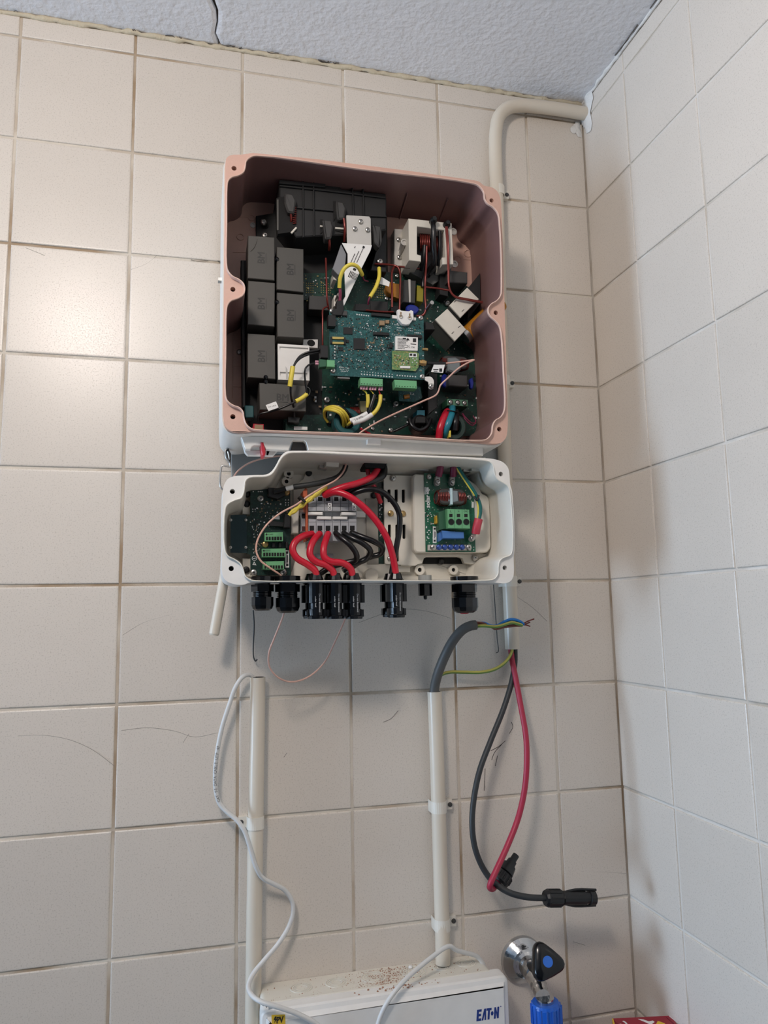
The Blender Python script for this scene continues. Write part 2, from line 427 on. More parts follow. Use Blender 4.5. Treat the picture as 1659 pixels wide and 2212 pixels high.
for z0, z1 in rows:
    for i in range(-3, 6):
        tile(wall_back, TP * i if i < 6 else 0, TP * (i + 1) if i < 5 else XR + 0.0006, z0, z1)
    tile(wall_right, R1, 0.0010, z0, z1, True)
    for i in range(6): tile(wall_right, R1 - TP * (i + 1), R1 - TP * i, z0, z1, True)

# ceiling: two plaster slabs meeting in a crooked crack
ck = [P(x, y, 0) for x, y in ((470, 105),)][0].x
def crack_x(y):
    return ck - 0.012 * (-y) / 0.3 + 0.004 * math.sin(y * 90) + 0.003 * math.sin(y * 37 + 1)
ys = [-i * 0.02 for i in range(0, 26)] + [-0.8, -1.4, YB]
def ceil_slab(side):
    mb = MB(); g = 0.0013 * side
    ed = [(crack_x(y) + g * (1.0 + 0.8 * math.sin(y * 55)), y) for y in ys]; xo = XR if side > 0 else XL
    up = [0.006, 0.0012, 0.0, 0.0]
    offs = [0, 0.001 * side, 0.006 * side]
    for i in range(len(ys) - 1):
        (xa, ya), (xb, yb) = ed[i], ed[i + 1]
        for k in range(3):
            oa, ob = offs[k], (offs[k + 1] if k < 2 else None)
            A = (xa + oa, ya, CEIL + up[k]); B = (xb + oa, yb, CEIL + up[k])
            D = (xa + ob, ya, CEIL + up[k + 1]) if ob is not None else (xo, ya, CEIL); E = (xb + ob, yb, CEIL + up[k + 1]) if ob is not None else (xo, yb, CEIL)
            mb.add([A, B, E, D], [[0, 1, 2, 3] if side < 0 else [3, 2, 1, 0]], k != 2)
    return mb
cl = MB().box(((XL + XR) / 2, YB / 2, CEIL + 0.058), (XR - XL, -YB, 0.1)).build('ceiling', CRACK); cl['kind'] = 'structure'
ceil_slab(-1).build('ceiling_slab', PLASTER, cl); ceil_slab(1).build('ceiling_slab', PLASTER, cl)
# ragged joint of filler between wall and ceiling, and the dark gaps in it
def ragged(a, b, n, r0, seed, nrm):
    rg = random.Random(seed); mb = MB(); pts = []; rads = []
    for i in range(n + 1):
        t = i / n; p = a.lerp(b, t); pts.append(p + Vector((0, 0, rg.uniform(-.0012, .0008))) + nrm * rg.uniform(-.001, .0012)); rads.append(rg.uniform(.55, 1.35))
    mb.tube(pts, r0, 7, 0, True, rads); return mb
tag(ragged(Vector((-0.45, 0, CEIL - .003)), Vector((XR, 0, CEIL - .003)), 150, .0036, 3, Vector((0, -1, 0))).build('trim_1', CAULK), kind='structure')
tag(ragged(Vector((XR, 0, CEIL - .002)), Vector((XR, -1.0, CEIL - .002)), 90, .0032, 4, Vector((-1, 0, 0))).build('trim_2', FILLER), kind='structure')
cr = MB(); rg = random.Random(9)
for k in range(11):
    x = rg.uniform(-.02, .62); w = rg.uniform(.003, .026)
    cr.tube([(x + w * q / 4, -.0038 - rg.uniform(0, .001), CEIL - .001 - rg.uniform(0, .002)) for q in range(5)], rg.uniform(.0003, .0007), 5, 2)
for y0, y1 in ((-.11, -.17), (-.2, -.34), (-.36, -.44)):
    cr.tube([(XR - .0045, y0 + (y1 - y0) * q / 6, CEIL - .0012 - rg.uniform(0, .0012)) for q in range(7)], .0008, 5, 2)
cr.build('crack', CRACK, wall_back)
# white filler daubed around the conduit where it enters the side wall
fl = MB(); rg = random.Random(5)
def blob(c, nrm, r, ht, sd):
    g = random.Random(sd); nrm = Vector(nrm); u = Vector((0, 0, 1)); w = nrm.cross(u); n = 22; vs = [Vector(c) + nrm * ht]
    for q in (0.45, 0.8, 1.0):
        for j in range(n):
            a = 6.28318 * j / n; rr = r * q * (1 + .28 * math.sin(a * 3 + sd) + g.uniform(-.12, .12))
            vs.append(Vector(c) + (u * math.sin(a) * rr * 1.5 + w * math.cos(a) * rr) + nrm * ht * (1 - q ** 2 * 1.02) * g.uniform(.7, 1.1))
    fs = [[0, 1 + j, 1 + (j + 1) % n] for j in range(n)] + [[1 + b * n + j, 1 + (b + 1) * n + j, 1 + (b + 1) * n + (j + 1) % n, 1 + b * n + (j + 1) % n] for b in range(2) for j in range(n)]
    fl.add(vs, fs, True)
blob((XR - .001, -.014, 2.357), (-1, 0, 0), .020, .0035, 1); blob((XR - .012, -.001, 2.338), (0, -1, 0), .009, .0025, 2); blob((XR - .001, -.02, 2.376), (-1, 0, 0), .015, .003, 4)
blob((ck + .012, -.012, CEIL), (0, 0, -1), .0, .0, 3)
tag(fl.build('trim_3', FILLER), kind='structure')
# hairline cracks in the glaze and scuffs on the back wall
def hair(pts, r=.00022, m=HAIR, nm='hairline_crack'):
    MB().tube([P(x, y, .0001) for x, y in pts], r, 4, 4).build(nm, m, wall_back)
for h in ([(38, 1590), (90, 1588), (150, 1598), (200, 1620), (248, 1655)], [(262, 1578), (320, 1572), (380, 1580), (420, 1592), (470, 1583)], [(408, 1585), (395, 1605)],
          [(265, 1372), (310, 1345), (370, 1328), (430, 1315), (462, 1316)], [(775, 1345), (830, 1325), (870, 1316), (920, 1320), (975, 1336)],
          [(1118, 1290), (1150, 1312), (1182, 1342)], [(1225, 1885), (1245, 1887), (1252, 1886)], [(1272, 1883), (1310, 1884), (1352, 1887)],
          [(283, 582), (312, 572), (330, 560), (338, 552)], [(55, 535), (75, 543), (97, 552)], [(650, 1545), (690, 1570), (740, 1570)], [(1238, 2034), (1264, 2042)]):
    hair(h)
for h in ([(860, 1535), (845, 1552), (828, 1560)], [(1092, 1600), (1078, 1612), (1060, 1622)], [(1084, 1608), (1068, 1626), (1062, 1642)], [(1105, 1560), (1108, 1570), (1100, 1585)],
          [(1075, 1632), (1070, 1655)], [(1048, 1660), (1047, 1690), (1046, 1708)], [(613, 1636), (620, 1626)], [(487, 565), (478, 567), (470, 563)], [(450, 563), (425, 564), (412, 561)]):
    hair(h, .0004, HAIR if h[0][0] == 860 else CRACK, 'scuff_mark')

# ------------------------------------------------------------------ inverter (upper box)
DU, FU = 0.140, 0.034
UOUT = [(487, 352), (490, 341), (499, 335), (521, 334), (533, 332.5), (548, 330.5), (1024, 389.5), (1036, 393), (1046, 401), (1062, 404.5), (1074, 413), (1081, 430), (1083.5, 460), (1090, 660), (1096.5, 880), (1097, 915),
        (1093.6, 943.4), (1083, 956), (1062, 958.5), (1042, 956.5), (780, 940.5), (544, 931.5), (527, 933.5), (511, 933.5), (496, 929.5), (486.6, 921), (483, 906), (482, 857), (484.5, 578), (486, 400)]
UIN = [(554, 336), (541, 339.5), (532.5, 348), (530.7, 361), (526.6, 371), (515.3, 378.4), (501, 382.5), (493.8, 389.7), (491.6, 402), (491, 480), (490.6, 570), (493.8, 584), (503, 595), (517.4, 602.5), (526.6, 611), (530, 623), (526.6, 635.6), (515, 643.8),
       (499, 650), (492.2, 659), (490, 672), (489, 760), (488.4, 852), (491.8, 864), (503, 873.6), (517.4, 879), (525.6, 888), (528.6, 904), (533.8, 916.6), (544, 924.5), (556, 927), (780, 935.5), (1040, 950), (1052.5, 946.5), (1061.5, 935), (1064, 918), (1070, 907), (1081, 900), (1088, 889),
       (1090.5, 870), (1088, 814), (1082, 718), (1078, 703), (1070, 693), (1060.8, 685), (1054.6, 675), (1054.6, 664.6), (1060.8, 655.4), (1073, 648), (1081, 637), (1083, 620), (1078, 474), (1074.5, 459), (1064.8, 447), (1052.5, 438.9), (1046.4, 428.6), (1044.3, 414), (1036, 402.5), (1023.9, 396.2), (780, 365)]
UHOLES = [(505.5, 363.5), (503, 625), (503, 900), (1062, 433), (1071, 675.5), (1078.5, 927)]
inv = empty('inverter', P(790, 940, 0.06), 'large open solar inverter with pink rim and exposed electronics above the white wiring box', 'inverter')
U = SL(UOUT, DU - .006, 3); O = SL(UIN, DU, 4)
Oo = offset(O, .0014)
hl = [circ(*P2(x, y, DU - .006), .0031, 14) for x, y in UHOLES]
fg = MB(); fg.cap([U, Oo] + hl, DU - .006); fg.loft([(U, DU - .012), (U, DU - .006)])
for h in hl: fg.loft([(h, DU - .006), (h, DU - .016)])
flange = fg.build('front_flange', PINK, inv)
for h in hl: MB().cap([h], DU - .0155).build('screw_hole', HOLE, inv)
Ob = offset(O, -.0012)
MB().loft([(Oo, DU - .008), (Oo, DU - .0006), (offset(O, .0009), DU)]).loft([(offset(O, .0009), DU), (O, DU - .0004), (offset(O, -.0001), DU - .003)]).build('rim_lip', LIP, inv)
MB().loft([(offset(O, -.0001), DU - .003), (Ob, FU)]).mi(1).cap([Ob], FU).build('inner_lining', [LINE, PINK], inv, 'pink inner wall coloured dark for shade, with lighter pink floor')
Us, Um = offset(U, .0013), offset(U, .0022)
MB().loft([(offset(U, -.003), .1275), (Us, .1285), (Um, .122), (offset(U, .0022), .018)], True).cap([offset(U, .0022)], .018, True).build('housing', WHITE, inv, 'white painted outer housing')
# faint ridges moulded into the inner top wall
def PZ(px, py, z):
    r = ray(px, py); return CAMP + r * ((z - CAMP.z) / r.z)
for a, b in (((880, 418), (856, 494)), ((968, 430), (950, 475))):
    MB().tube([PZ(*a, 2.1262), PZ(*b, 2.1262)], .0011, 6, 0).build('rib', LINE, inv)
# relief on the floor of the casting
for x, y, r in ((519, 512, .0052), (543, 471, .0046), (988, 560, .0055), (1010, 548, .006)):
    MB().loft([(circ(*P2(x, y, FU), r), FU), (circ(*P2(x, y, FU), r * .97), FU + .0012), (circ(*P2(x, y, FU), r * .8), FU + .0012), (circ(*P2(x, y, FU), r * .78), FU)]).build('moulded_ring', PINK, inv)
inst('boss', WASHER, P(546, 487, FU), inv, .0038)
fr = MB()
for a, b in (((503, 470), (560, 470)), ((503, 545), (536, 545)), ((503, 790), (530, 792)), ((503, 835), (530, 836)), ((503, 700), (503, 860)), ((1000, 560), (1020, 562)), ((1000, 520), (1018, 560))):
    MB().tube([P(*a, FU), P(*b, FU)], .0007, 5, 0).build('moulded_ridge', PINK, inv)
screw(517, 761, FU, .0038, inv)
# bolt on the left flank
MB().lathe(P(484, 606, .09), (-1, 0, 0), [(0, .0022), (.003, .0022), (.003, .0042), (.0075, .0042), (.0075, .003)], 6, False).build('side_bolt', STEEL, inv)
# skirt and shelf under the rim
sk = [(519, 941), (780, 949), (1043, 962), (1044, 984), (880, 979), (780, 975), (690, 973), (666, 972.5), (661, 955), (657, 951.5), (633, 951), (629.5, 955), (624, 973), (575, 970.5), (571, 963.5), (566, 962), (549, 962), (545, 964), (541, 970), (531, 970), (528, 966), (523, 950)]
pxp('bottom_skirt', sk, .108, .118, WHITE, inv, .0008)
pxp('skirt_tongue', [(520, 948), (530, 968), (545, 972), (585, 972), (580, 985), (535, 984), (529, 978)], .098, .104, WHITE, inv, .0008)
pxp('skirt_tongue', [(575, 968), (604, 970), (590, 985), (574, 985)], .098, .104, WHITE, inv, .0008)
pxp('latch', [(793.5, 948), (823, 949.5), (823, 960.5), (793.5, 959)], .118, .124, BRIGHT, inv, .0006)
pxp('switch_lever', [(563, 955), (569, 955), (574, 976), (573, 983), (569, 985.5), (566, 983), (564, 974)], .1, .12, REDP, inv, .001)
pxp('bottom_plate', [(683, 976), (1049, 988), (1052, 998), (684, 986)], .02, .112, CREAM, inv, .0008)
pxp('mounting_bracket', [(500, 965), (1080, 970), (1082, 1046), (500, 1040)], .002, .008, mat('bracket_grey', (140, 142, 140), .5), inv, .0006)
pxp('cable_port', [(634, 952), (657, 952.5), (664, 974), (628, 973)], .09, .1075, DGREY, inv, .0003)
MB().tube([P(x, y, .05) for x, y in ((497, 962), (487, 974), (489, 990), (496, 1000), (497, 1008), (480, 1006), (478, 1010), (476, 1050), (481, 1058))], .0011, 6, 4).build('wire_bail', STEEL, inv)
pxp('catch_plate', [(487, 970), (493, 968), (499, 980), (498, 999), (493, 996), (489, 982)], .04, .05, DGREY, inv, .0006)
pxp('catch_tongue', [(491, 975), (494, 975), (497, 990), (495, 994)], .05, .053, STEEL, inv, .0004)

# black insulating tray and the circuit board on the floor
pxp('insulating_tray', [(520, 562), (553, 562), (553, 466), (590, 460), (600, 400), (835, 410), (838, 592), (700, 600), (700, 935), (545, 930), (534, 905), (524, 880)], FU + .0004, FU + .006, BLACKM, inv, .0008)
pxp('insulating_wall', [(521, 562), (527, 562), (530, 880), (524, 880)], FU + .006, .066, BLACKM, inv, .0004)
board = pxp('main_circuit_board', [(652, 590), (700, 590), (720, 578), (800, 582), (1000, 612), (1040, 640), (1046, 942), (612, 934), (612, 896), (696, 896), (696, 648), (652, 648)], .042, .0436, PCB, inv, .0)
BT = .0436
def on(name, pxs, h, m, ch=.0004, r=0.0, label=None, base=BT, par=None):
    return pxp(name, pxs, base, base + h, m, par or board, ch, r, label)
# component legs and tiny chips too small to pick apart
def smd(par, poly, dep, n, seed, mats, smin=1.2, smax=4, h=.0012):
    rg = random.Random(seed); mb = MB(); x0, x1 = min(p[0] for p in poly), max(p[0] for p in poly); y0, y1 = min(p[1] for p in poly), max(p[1] for p in poly)
    def inside(x, y):
        c = False
        for i in range(len(poly)):
            (xa, ya), (xb, yb) = poly[i - 1], poly[i]
            if (ya > y) != (yb > y) and x < (xb - xa) * (y - ya) / (yb - ya) + xa: c = not c
        return c
    k = 0
    while k < n:
        x, y = rg.uniform(x0, x1), rg.uniform(y0, y1)
        if not inside(x, y): continue
        k += 1; q = P(x, y, dep); a, b = PX(rg.uniform(smin, smax), dep), PX(rg.uniform(smin, smax), dep)
        hh = rg.uniform(.3, 1) * h
        mb.mi(rg.randrange(len(mats))); mb.box((q.x, q.y - hh / 2, q.z), (a, hh, b))
    return mb.build('surface_component', mats, par, kind='stuff')
def pads(par, rows_, dep, m, sz=3.2, name='solder_pad', h=.0008):
    "rows of (x0, y0, x1, y1, count)"
    mb = MB()
    for x0, y0, x1, y1, n in rows_:
        for i in range(n):
            t = i / max(1, n - 1); q = P(x0 + (x1 - x0) * t, y0 + (y1 - y0) * t, dep); s = PX(sz, dep)
            mb.lathe(q, (0, -1, 0), [(0, s / 2), (h * .6, s / 2), (h, s * .3)], 8)
    return mb.build(name, m, par, kind='stuff')
smd(board, [(655, 595), (720, 595), (720, 660), (660, 660)], BT, 70, 1, [TAN, BLACK, SOLDER, GOLD], 1.5, 3.2)
pads(board, [(662, 612 + 5 * i, 676, 612.5 + 5 * i, 4) for i in range(5)] + [(694, 612 + 5 * i, 714, 613 + 5 * i, 5) for i in range(5)] + [(806, 612 + 5 * i, 826, 614 + 5 * i, 6) for i in range(7)], BT, GOLD, 2.4)
smd(board, [(800, 590), (1000, 620), (930, 760), (920, 690), (840, 670), (800, 640)], BT, 90, 2, [BLACK, SOLDER, TAN, SOLDER, DGREY], 1.5, 4.5)
smd(board, [(930, 700), (1035, 800), (1040, 935), (930, 930)], BT, 90, 3, [BLACK, SOLDER, TAN, DGREY], 1.5, 5)
smd(board, [(670, 830), (930, 850), (930, 935), (670, 930)], BT, 130, 4, [BLACK, SOLDER, TAN, DGREY, BLACK], 1.5, 6)
on('transformer', [(871, 604), (899, 606), (897, 655), (870, 652)], .022, DGREY, .0008)
on('transformer_strap', [(882, 603), (887, 603.4), (887.5, 653), (884, 652.7)], .0232, ALU, .0003)
pxp('film_capacitor', [(901, 616), (915, 618), (914, 652), (900, 650)], BT, BT + .018, mat('yellow_green_film', (150, 140, 40), .45), board, .0006)
MB().prism(circ(*P2(846, 622, .055), .009, 18), BT, .055, .001).build('amber_inductor', KAPTON, board)
pxp('amber_block', [(850, 612), (862, 613), (862, 645), (850, 641)], BT, BT + .012, KAPTON, board)
pxp('varistor', [(877, 662), (884, 657), (897, 658), (905, 664), (906, 671), (900, 678), (888, 679), (878, 672)], .06, .066, BLUEV, board, .0015, .003)
on('relay_block', [(966, 583), (1010, 588), (1010, 612), (966, 610)], .033, DGREY, .001)
on('heat_sink', [(950, 592), (968, 594), (968, 640), (950, 636)], .022, BLACKM)
on('shield_plate', [(1037, 590), (1038, 655), (1010, 690), (1012, 622)], .026, BLACKM, .0004)
on('black_block', [(800, 650), (838, 651), (838, 672), (798, 672)], .034, BLACKM)
on('black_block', [(767, 656), (800, 656), (800, 672), (767, 671)], .036, BLACK)
on('black_block', [(845, 660), (866, 661), (866, 676), (845, 675)], .03, BLACK)
for x, y, r in ((804, 585, .0034), (835, 645, .003), (857, 596, .003), (916, 617, .0024), (966, 655, .0046), (936, 701, .0040), (706, 864, .0045), (855, 873, .004), (844, 929, .0034), (805, 926, .0026), (941, 874, .0032)):
    screw(x, y, BT + .002 if (x, y) != (936, 701) else .062, r, board)
# white relays set diagonally; shade on their sides put into a grey body colour
for q, sl in (([(1009.5, 621), (1035, 646), (995, 686), (970.6, 659.5)], [(983, 651), (1000, 671)]), ([(966.5, 666.6), (1007.5, 711.7), (983, 737), (940, 690)], [(992, 706), (978, 719)])):
    rl = pxp('relay', q, BT, .084, RELAY, board, .0004, 0, 'diagonal white relay with sides coloured grey for shade')
    pxp('relay_top', q, .0842, .0872, CREAM, rl, .0006)
    for a, b in sl:
        pxp('slot', [(a - 2.6, b + 1.4), (a + 2.2, b - 3), (a + 3, b - 2.2), (a - 1.8, b + 2.2)], .0871, .0876, INK, rl, 0)
screw(1005, 691, .06, .0035, board, SCREWK)
# amber-taped capacitor leaning by the right wall
kb = MB(); a, b = P(1082, 654, .075), P(1010, 722, .066); kb.lathe(a, b - a, [(0, .0112), (.003, .012), ((b - a).length - .003, .012), ((b - a).length, .0105)], 18); kb.build('taped_capacitor', KAPTON, inv)
kb = MB(); kb.lathe(b, b - a, [(0, .0105), (.007, .0108), (.0075, .009)], 16); kb.build('capacitor_end', STEEL, inv)
# choke at right
def choke(name, c, R0, r0, tilt, turns, m_core, m_wire, par, arc, n_arc=20, wr=.0011, sx=1.0, sz=1.0):
    "torus core with copper turns over the angular ranges in arc; axis along x rotated by tilt"
    ctr = Vector(c); core = MB(); ax = Matrix.Rotation(tilt, 3, 'Y')
    def pt(th, ph, rr):
        return ctr + ax @ Vector(((R0 + rr * math.cos(ph)) * math.cos(th) * sx, -rr * math.sin(ph), (R0 + rr * math.cos(ph)) * math.sin(th) * sz))
    n, k = 28, 12
    core.add([pt(6.28318 * i / n, 6.28318 * j / k, r0) for i in range(n) for j in range(k)],
             [[i * k + j, ((i + 1) % n) * k + j, ((i + 1) % n) * k + (j + 1) % k, i * k + (j + 1) % k] for i in range(n) for j in range(k)], True)
    co = core.build(name, m_core, par)
    for a0, a1, nt in arc:
        w = MB()
        for t in range(nt):
            th = a0 + (a1 - a0) * t / max(1, nt - 1)
            w.tube([pt(th, 6.28318 * j / 12, r0 + wr) for j in range(13)], wr, 6, 0, False)
        w.build('winding', m_wire, co)
    return co
def wound(name, par, q, hw, hz, hd, groups, wr=.0011):
    "oblong core lying sideways with two stacks of wire loops"
    q = Vector(q); b = MB(); l = ccw(rnd([(q.x - hw, q.z - hz), (q.x + hw, q.z - hz), (q.x + hw, q.z + hz), (q.x - hw, q.z + hz)], hz * .9, 6)); b.prism(l, -q.y - hd, -q.y + hd, .0015, smooth=True); co = b.build(name, DGREY, par)
    for x0, x1, n, lean in groups:
        for t in range(n):
            f = t / (n - 1); x = q.x + x0 + (x1 - x0) * f; e = 1 - .28 * abs(2 * (x - q.x) / (2 * hw)) ** 3
            MB().tube([(x + lean * (1 if f > .5 else .4) * .0012 * math.sin(a * .5236), q.y - (hd + wr) * math.cos(a * .5236), q.z + (hz + wr) * e * math.sin(a * .5236)) for a in range(13)], wr, 6, 2, False).build('winding', COPPER, co)
    return co
wound('choke', board, P(980, 786, .066), .0185, .0088, .008, ((-.0185, -.0085, 6, 1), (.0085, .0185, 6, -1)), .0008)
pxp('choke_core_face', [(968, 772), (985, 771), (995, 777), (996, 798), (984, 806), (968, 800)], .068, .0785, mat('grey_ferrite', (120, 128, 130), .25), board, .002)
on('relay_block', [(969, 808), (1010, 811), (1010, 836), (969, 833)], .03, DGREY, .001)
pxp('varistor', [(955, 812), (961, 806), (968, 812), (969, 826), (964, 838), (957, 832)], .055, .062, BLUEV, board, .0012, .003)
pxp('varistor', [(1015, 818), (1021, 815), (1024, 826), (1022, 840), (1016, 838)], .055, .061, BLUEV, board, .001, .002)
tb = on('screw_terminal', [(966, 861), (1011.5, 863.5), (1011, 878.5), (966, 876)], .026, DGTERM, .0004)
pxp('terminal_face', [(966.8, 862), (1010.8, 864.3), (1010.4, 877.7), (966.8, 875.4)], BT + .026, BT + .027, mat('terminal_rim', (88, 130, 104), .45), tb, .0002)
for x, y in ((973, 868.5), (988.5, 869.5), (1003, 870.5)):
    MB().prism(circ(*P2(x, y, BT + .027), .0036, 16), BT + .02, BT + .0275).build('clamp_hole', HOLE, tb); screw(x, y + .5, BT + .0278, .0031, tb, None, random.uniform(.3, 1.2))
# ferrite rings with the cable turns, bottom edge
def ring(name, c, R0, r0, m, par, hx=1.0, dz=.010):
    "squat ring with flat faces, seen face on"
    ctr = Vector(c); o_ = circ(ctr.x, ctr.z, R0, 28); i_ = circ(ctr.x, ctr.z, R0 - r0, 28); d = -ctr.y
    mb = MB(); mb.loft([(o_, d - dz), (o_, d + dz - .002), (offset(o_, -.002), d + dz), (offset(i_, .002), d + dz), (i_, d + dz - .002), (i_, d - dz)]); return mb.build(name, m, par)
ring('ferrite_ring', P(748, 914, .062), .0185, .0085, TEAL, inv)
ring('ferrite_ring', P(974, 925, .064), .0195, .009, DTEAL, inv)
ring('ferrite_ring', P(905, 918, .060), .0125, .004, BLACK, inv)
pxp('teal_capacitor', [(528, 875), (548, 876), (548, 902), (530, 902)], .05, .068, TEAL, inv, .001, .002)
on('blue_capacitor', [(901, 886), (918, 886), (918, 898), (900, 898)], .02, TEALC)
on('black_can', [(898, 898), (920, 899), (920, 914), (898, 914)], .026, BLACKM, .001)
pxp('red_connector', [(547, 915), (570, 916), (570, 930), (546, 930)], .05, .078, REDP, inv, .0006)
pxp('connector_face', [(550, 917), (568, 918), (568, 930), (550, 930)], .078, .0785, TAN, inv, 0)
pxp('small_board', [(617, 908), (664, 910), (664, 931), (617, 930)], .06, .0625, PCB, inv, .0)
pxp('barcode_label', [(635, 921), (664, 922), (664, 928.5), (635, 928)], .0625, .0629, WLABEL, inv, 0)
pxp('socket', [(622, 900), (648, 902), (646, 914), (622, 912)], .0625, .074, BLACK, inv)
cable('red_wire', [(772, 922, .06), (782, 928, .07), (800, 938, .08)], .0016, REDP, inv)
on('label_tab', [(777, 866), (796, 866), (792, 890), (779, 890)], .01, mat('olive_tab', (150, 145, 110), .6))
pxp('glass_fuse', [(700, 638), (714, 639), (714, 642), (700, 641)], BT, BT + .005, STEEL, board)

# grey film capacitors with the two embossed letters
CAPS = [([(535.8, 508.5), (593, 512.6), (593, 605.9), (534.8, 600.7)], 1), ([(598, 533), (655.7, 538), (655.7, 631.5), (597.7, 625)], 1), ([(535.8, 606), (594, 611), (593, 705.6), (534.8, 700.5)], 1),
        ([(598, 631.5), (656, 636.6), (656.7, 730), (599, 727)], 1), ([(534.8, 720), (594, 724), (595, 819), (534.8, 815)], 1), ([(560, 826.5), (661, 833), (661, 889), (561, 885)], 0)]
CT = .086
for q, vert in CAPS:
    cp = pxp('film_capacitor', q, .041, CT, CAPG, inv, .0007)
    cx, cy = sum(p[0] for p in q) / 4, sum(p[1] for p in q) / 4
    c = P(cx, cy, CT + .0001)
    text('BM', c, cp, CAPL, .0148, .0088, math.pi / 2 if vert else 0, 'embossed_lettering', .0003)
    b = MB(); l = .009
    if vert: b.box((c.x + .0062, c.y - .0001, c.z), (.0006, .0003, l * 1.5))
    else: b.box((c.x, c.y - .0001, c.z - .0062), (l * 1.5, .0003, .0006))
    b.build('embossed_line', CAPL, cp)
kp = pxp('film_capacitor', [(668, 638), (718, 640), (717, 671), (667, 668)], BT, .066, DGREY, inv, .0007)
for x, y in ((597, 566), (597, 658), (573, 819), (573, 829)):
    MB().lathe(P(x, y, .078), (0, -1, 0), [(0, .0034), (.006, .0036), (.0085, .0028), (.0095, .0012)], 12).build('black_knob', GLOSSK, inv)
MB().tube([P(541, 543, CT + .0006), P(549, 535, CT + .0006), P(556, 517, CT + .0006)], .0002, 4, 4).build('hair', CRACK, inv)
# white plastic tray among the capacitors
wt = MB(); l = LP([(600, 742.5), (668, 746.6), (668.6, 822), (601, 820)], .084)
h1 = LP([(604, 748), (665.5, 751.5), (665.7, 758), (604, 755)], .084); h2 = LP([(605, 803), (664, 805.5), (664, 815), (605, 812.5)], .084)
wt.prism(l, .041, .084, 0, [ccw(h1), ccw(h2)]); wt.prism(offset(l, -.0015), .07, .0815)
wt.build('white_tray', BRIGHT, inv)
pxp('white_spacer', [(655, 733), (687, 733), (686.5, 752), (666, 750), (655, 745)], .06, .066, BRIGHT, inv, .0004, 0, None)
MB().prism(circ(*P2(672, 741, .0662), .0052, 16, .0045), .06, .0665).build('spacer_hole', HOLE, inv)

# black potted inductor box at the top
ib = pxp('inductor_box', [(603, 389), (690, 398), (735, 403), (738, 408), (833, 418), (835, 430), (835, 496), (790, 505), (640, 512), (606, 470), (604, 420)], FU + .006, .094, BLACKM, inv, .0015)
rb = [([(653, 390), (656, 390), (657, 512), (654, 512)], 0), ([(676, 392), (679, 392.5), (680, 510), (677, 510)], 0), ([(760, 404), (763, 404), (766, 468), (763, 468)], 0), ([(783, 405), (786, 406), (788, 468), (785, 468)], 0),
      ([(604, 399), (700, 409), (833, 425), (833, 428), (700, 412), (604, 402)], 0), ([(642, 446), (720, 453), (720, 456), (642, 449)], 0), ([(800, 464), (835, 466), (835, 468.5), (800, 467)], 0)]
for q, _ in rb: pxp('rib', q, .0935, .0968, BLACKM, ib, .0004)
pxp('top_flange', [(603, 388), (703, 397), (703, 404), (603, 396)], .0935, .0975, BLACKM, ib, .0006)
pxp('side_recess', [(597, 428), (614, 424), (637, 450), (640, 500), (600, 505)], .085, .0946, HOLE, ib, 0)
pxp('terminal_strip', [(598, 431), (602, 431), (602, 497), (598, 497)], .0946, .0955, CAPG, ib, 0)
for q in ([(615, 416), (632, 418), (640, 432), (636, 460), (622, 458), (615, 440)], [(697, 473), (716, 475), (720, 490), (716, 514), (703, 516), (700, 496)], [(726, 433), (742, 436), (748, 450), (744, 472), (730, 474), (727, 455)], [(806, 484), (824, 488), (826, 520), (820, 535), (810, 524)]):
    pxp('wire_lug', q, .09, .104, DGREY, ib, .002, .002)
for q in ([(720, 434), (725, 434), (725, 470), (720, 478)], [(692, 474), (698, 473), (698, 500), (692, 505)], [(724, 472), (742, 472), (742, 502), (724, 498)]):
    pxp('slot', q, .09, .0952, HOLE, ib, 0)
w = MB()
for i in range(9): y = 448 + i * 4.2; w.tube([P(632 if i > 4 else 635.5, y + 1, .096), P(640, y, .096)], .0009, 5, 0)
w.build('winding', COPPER, ib)
for q in ([(629, 504), (640, 492)], [(691, 489), (698, 489.5)], [(724, 493), (742, 494.5)]): cable('pale_tie', [(q[0][0], q[0][1], .096), (q[1][0], q[1][1], .096)], .0014, CREAM, ib)
pxp('support_leg', [(800, 468), (835, 470), (835, 588), (800, 584), (812, 540)], FU + .006, .07, BLACK, inv, .001)
for x, y in ((661, 535), (570, 480), (573, 509), (820, 565)): screw(x, y, .047 if x < 800 else .071, .0045, inv)
cable('copper_wire', [(628, 460, .1), (629, 475, .096), (627, 492, .085)], .0015, COPPER, inv)
cable('copper_wire', [(743, 472, .102), (745, 496, .1), (744, 522, .09)], .0017, COPPER, inv)
cable('copper_wire', [(711, 514, .1), (712, 530, .095), (711, 540, .086)], .0017, COPPER, inv)
cable('copper_wire', [(704, 558, .078), (705, 600, .082), (707, 650, .082), (710, 668, .075)], .0014, COPPER, inv)
cable('copper_wire', [(818, 528, .09), (817, 534, .085)], .002, COPPER, inv)

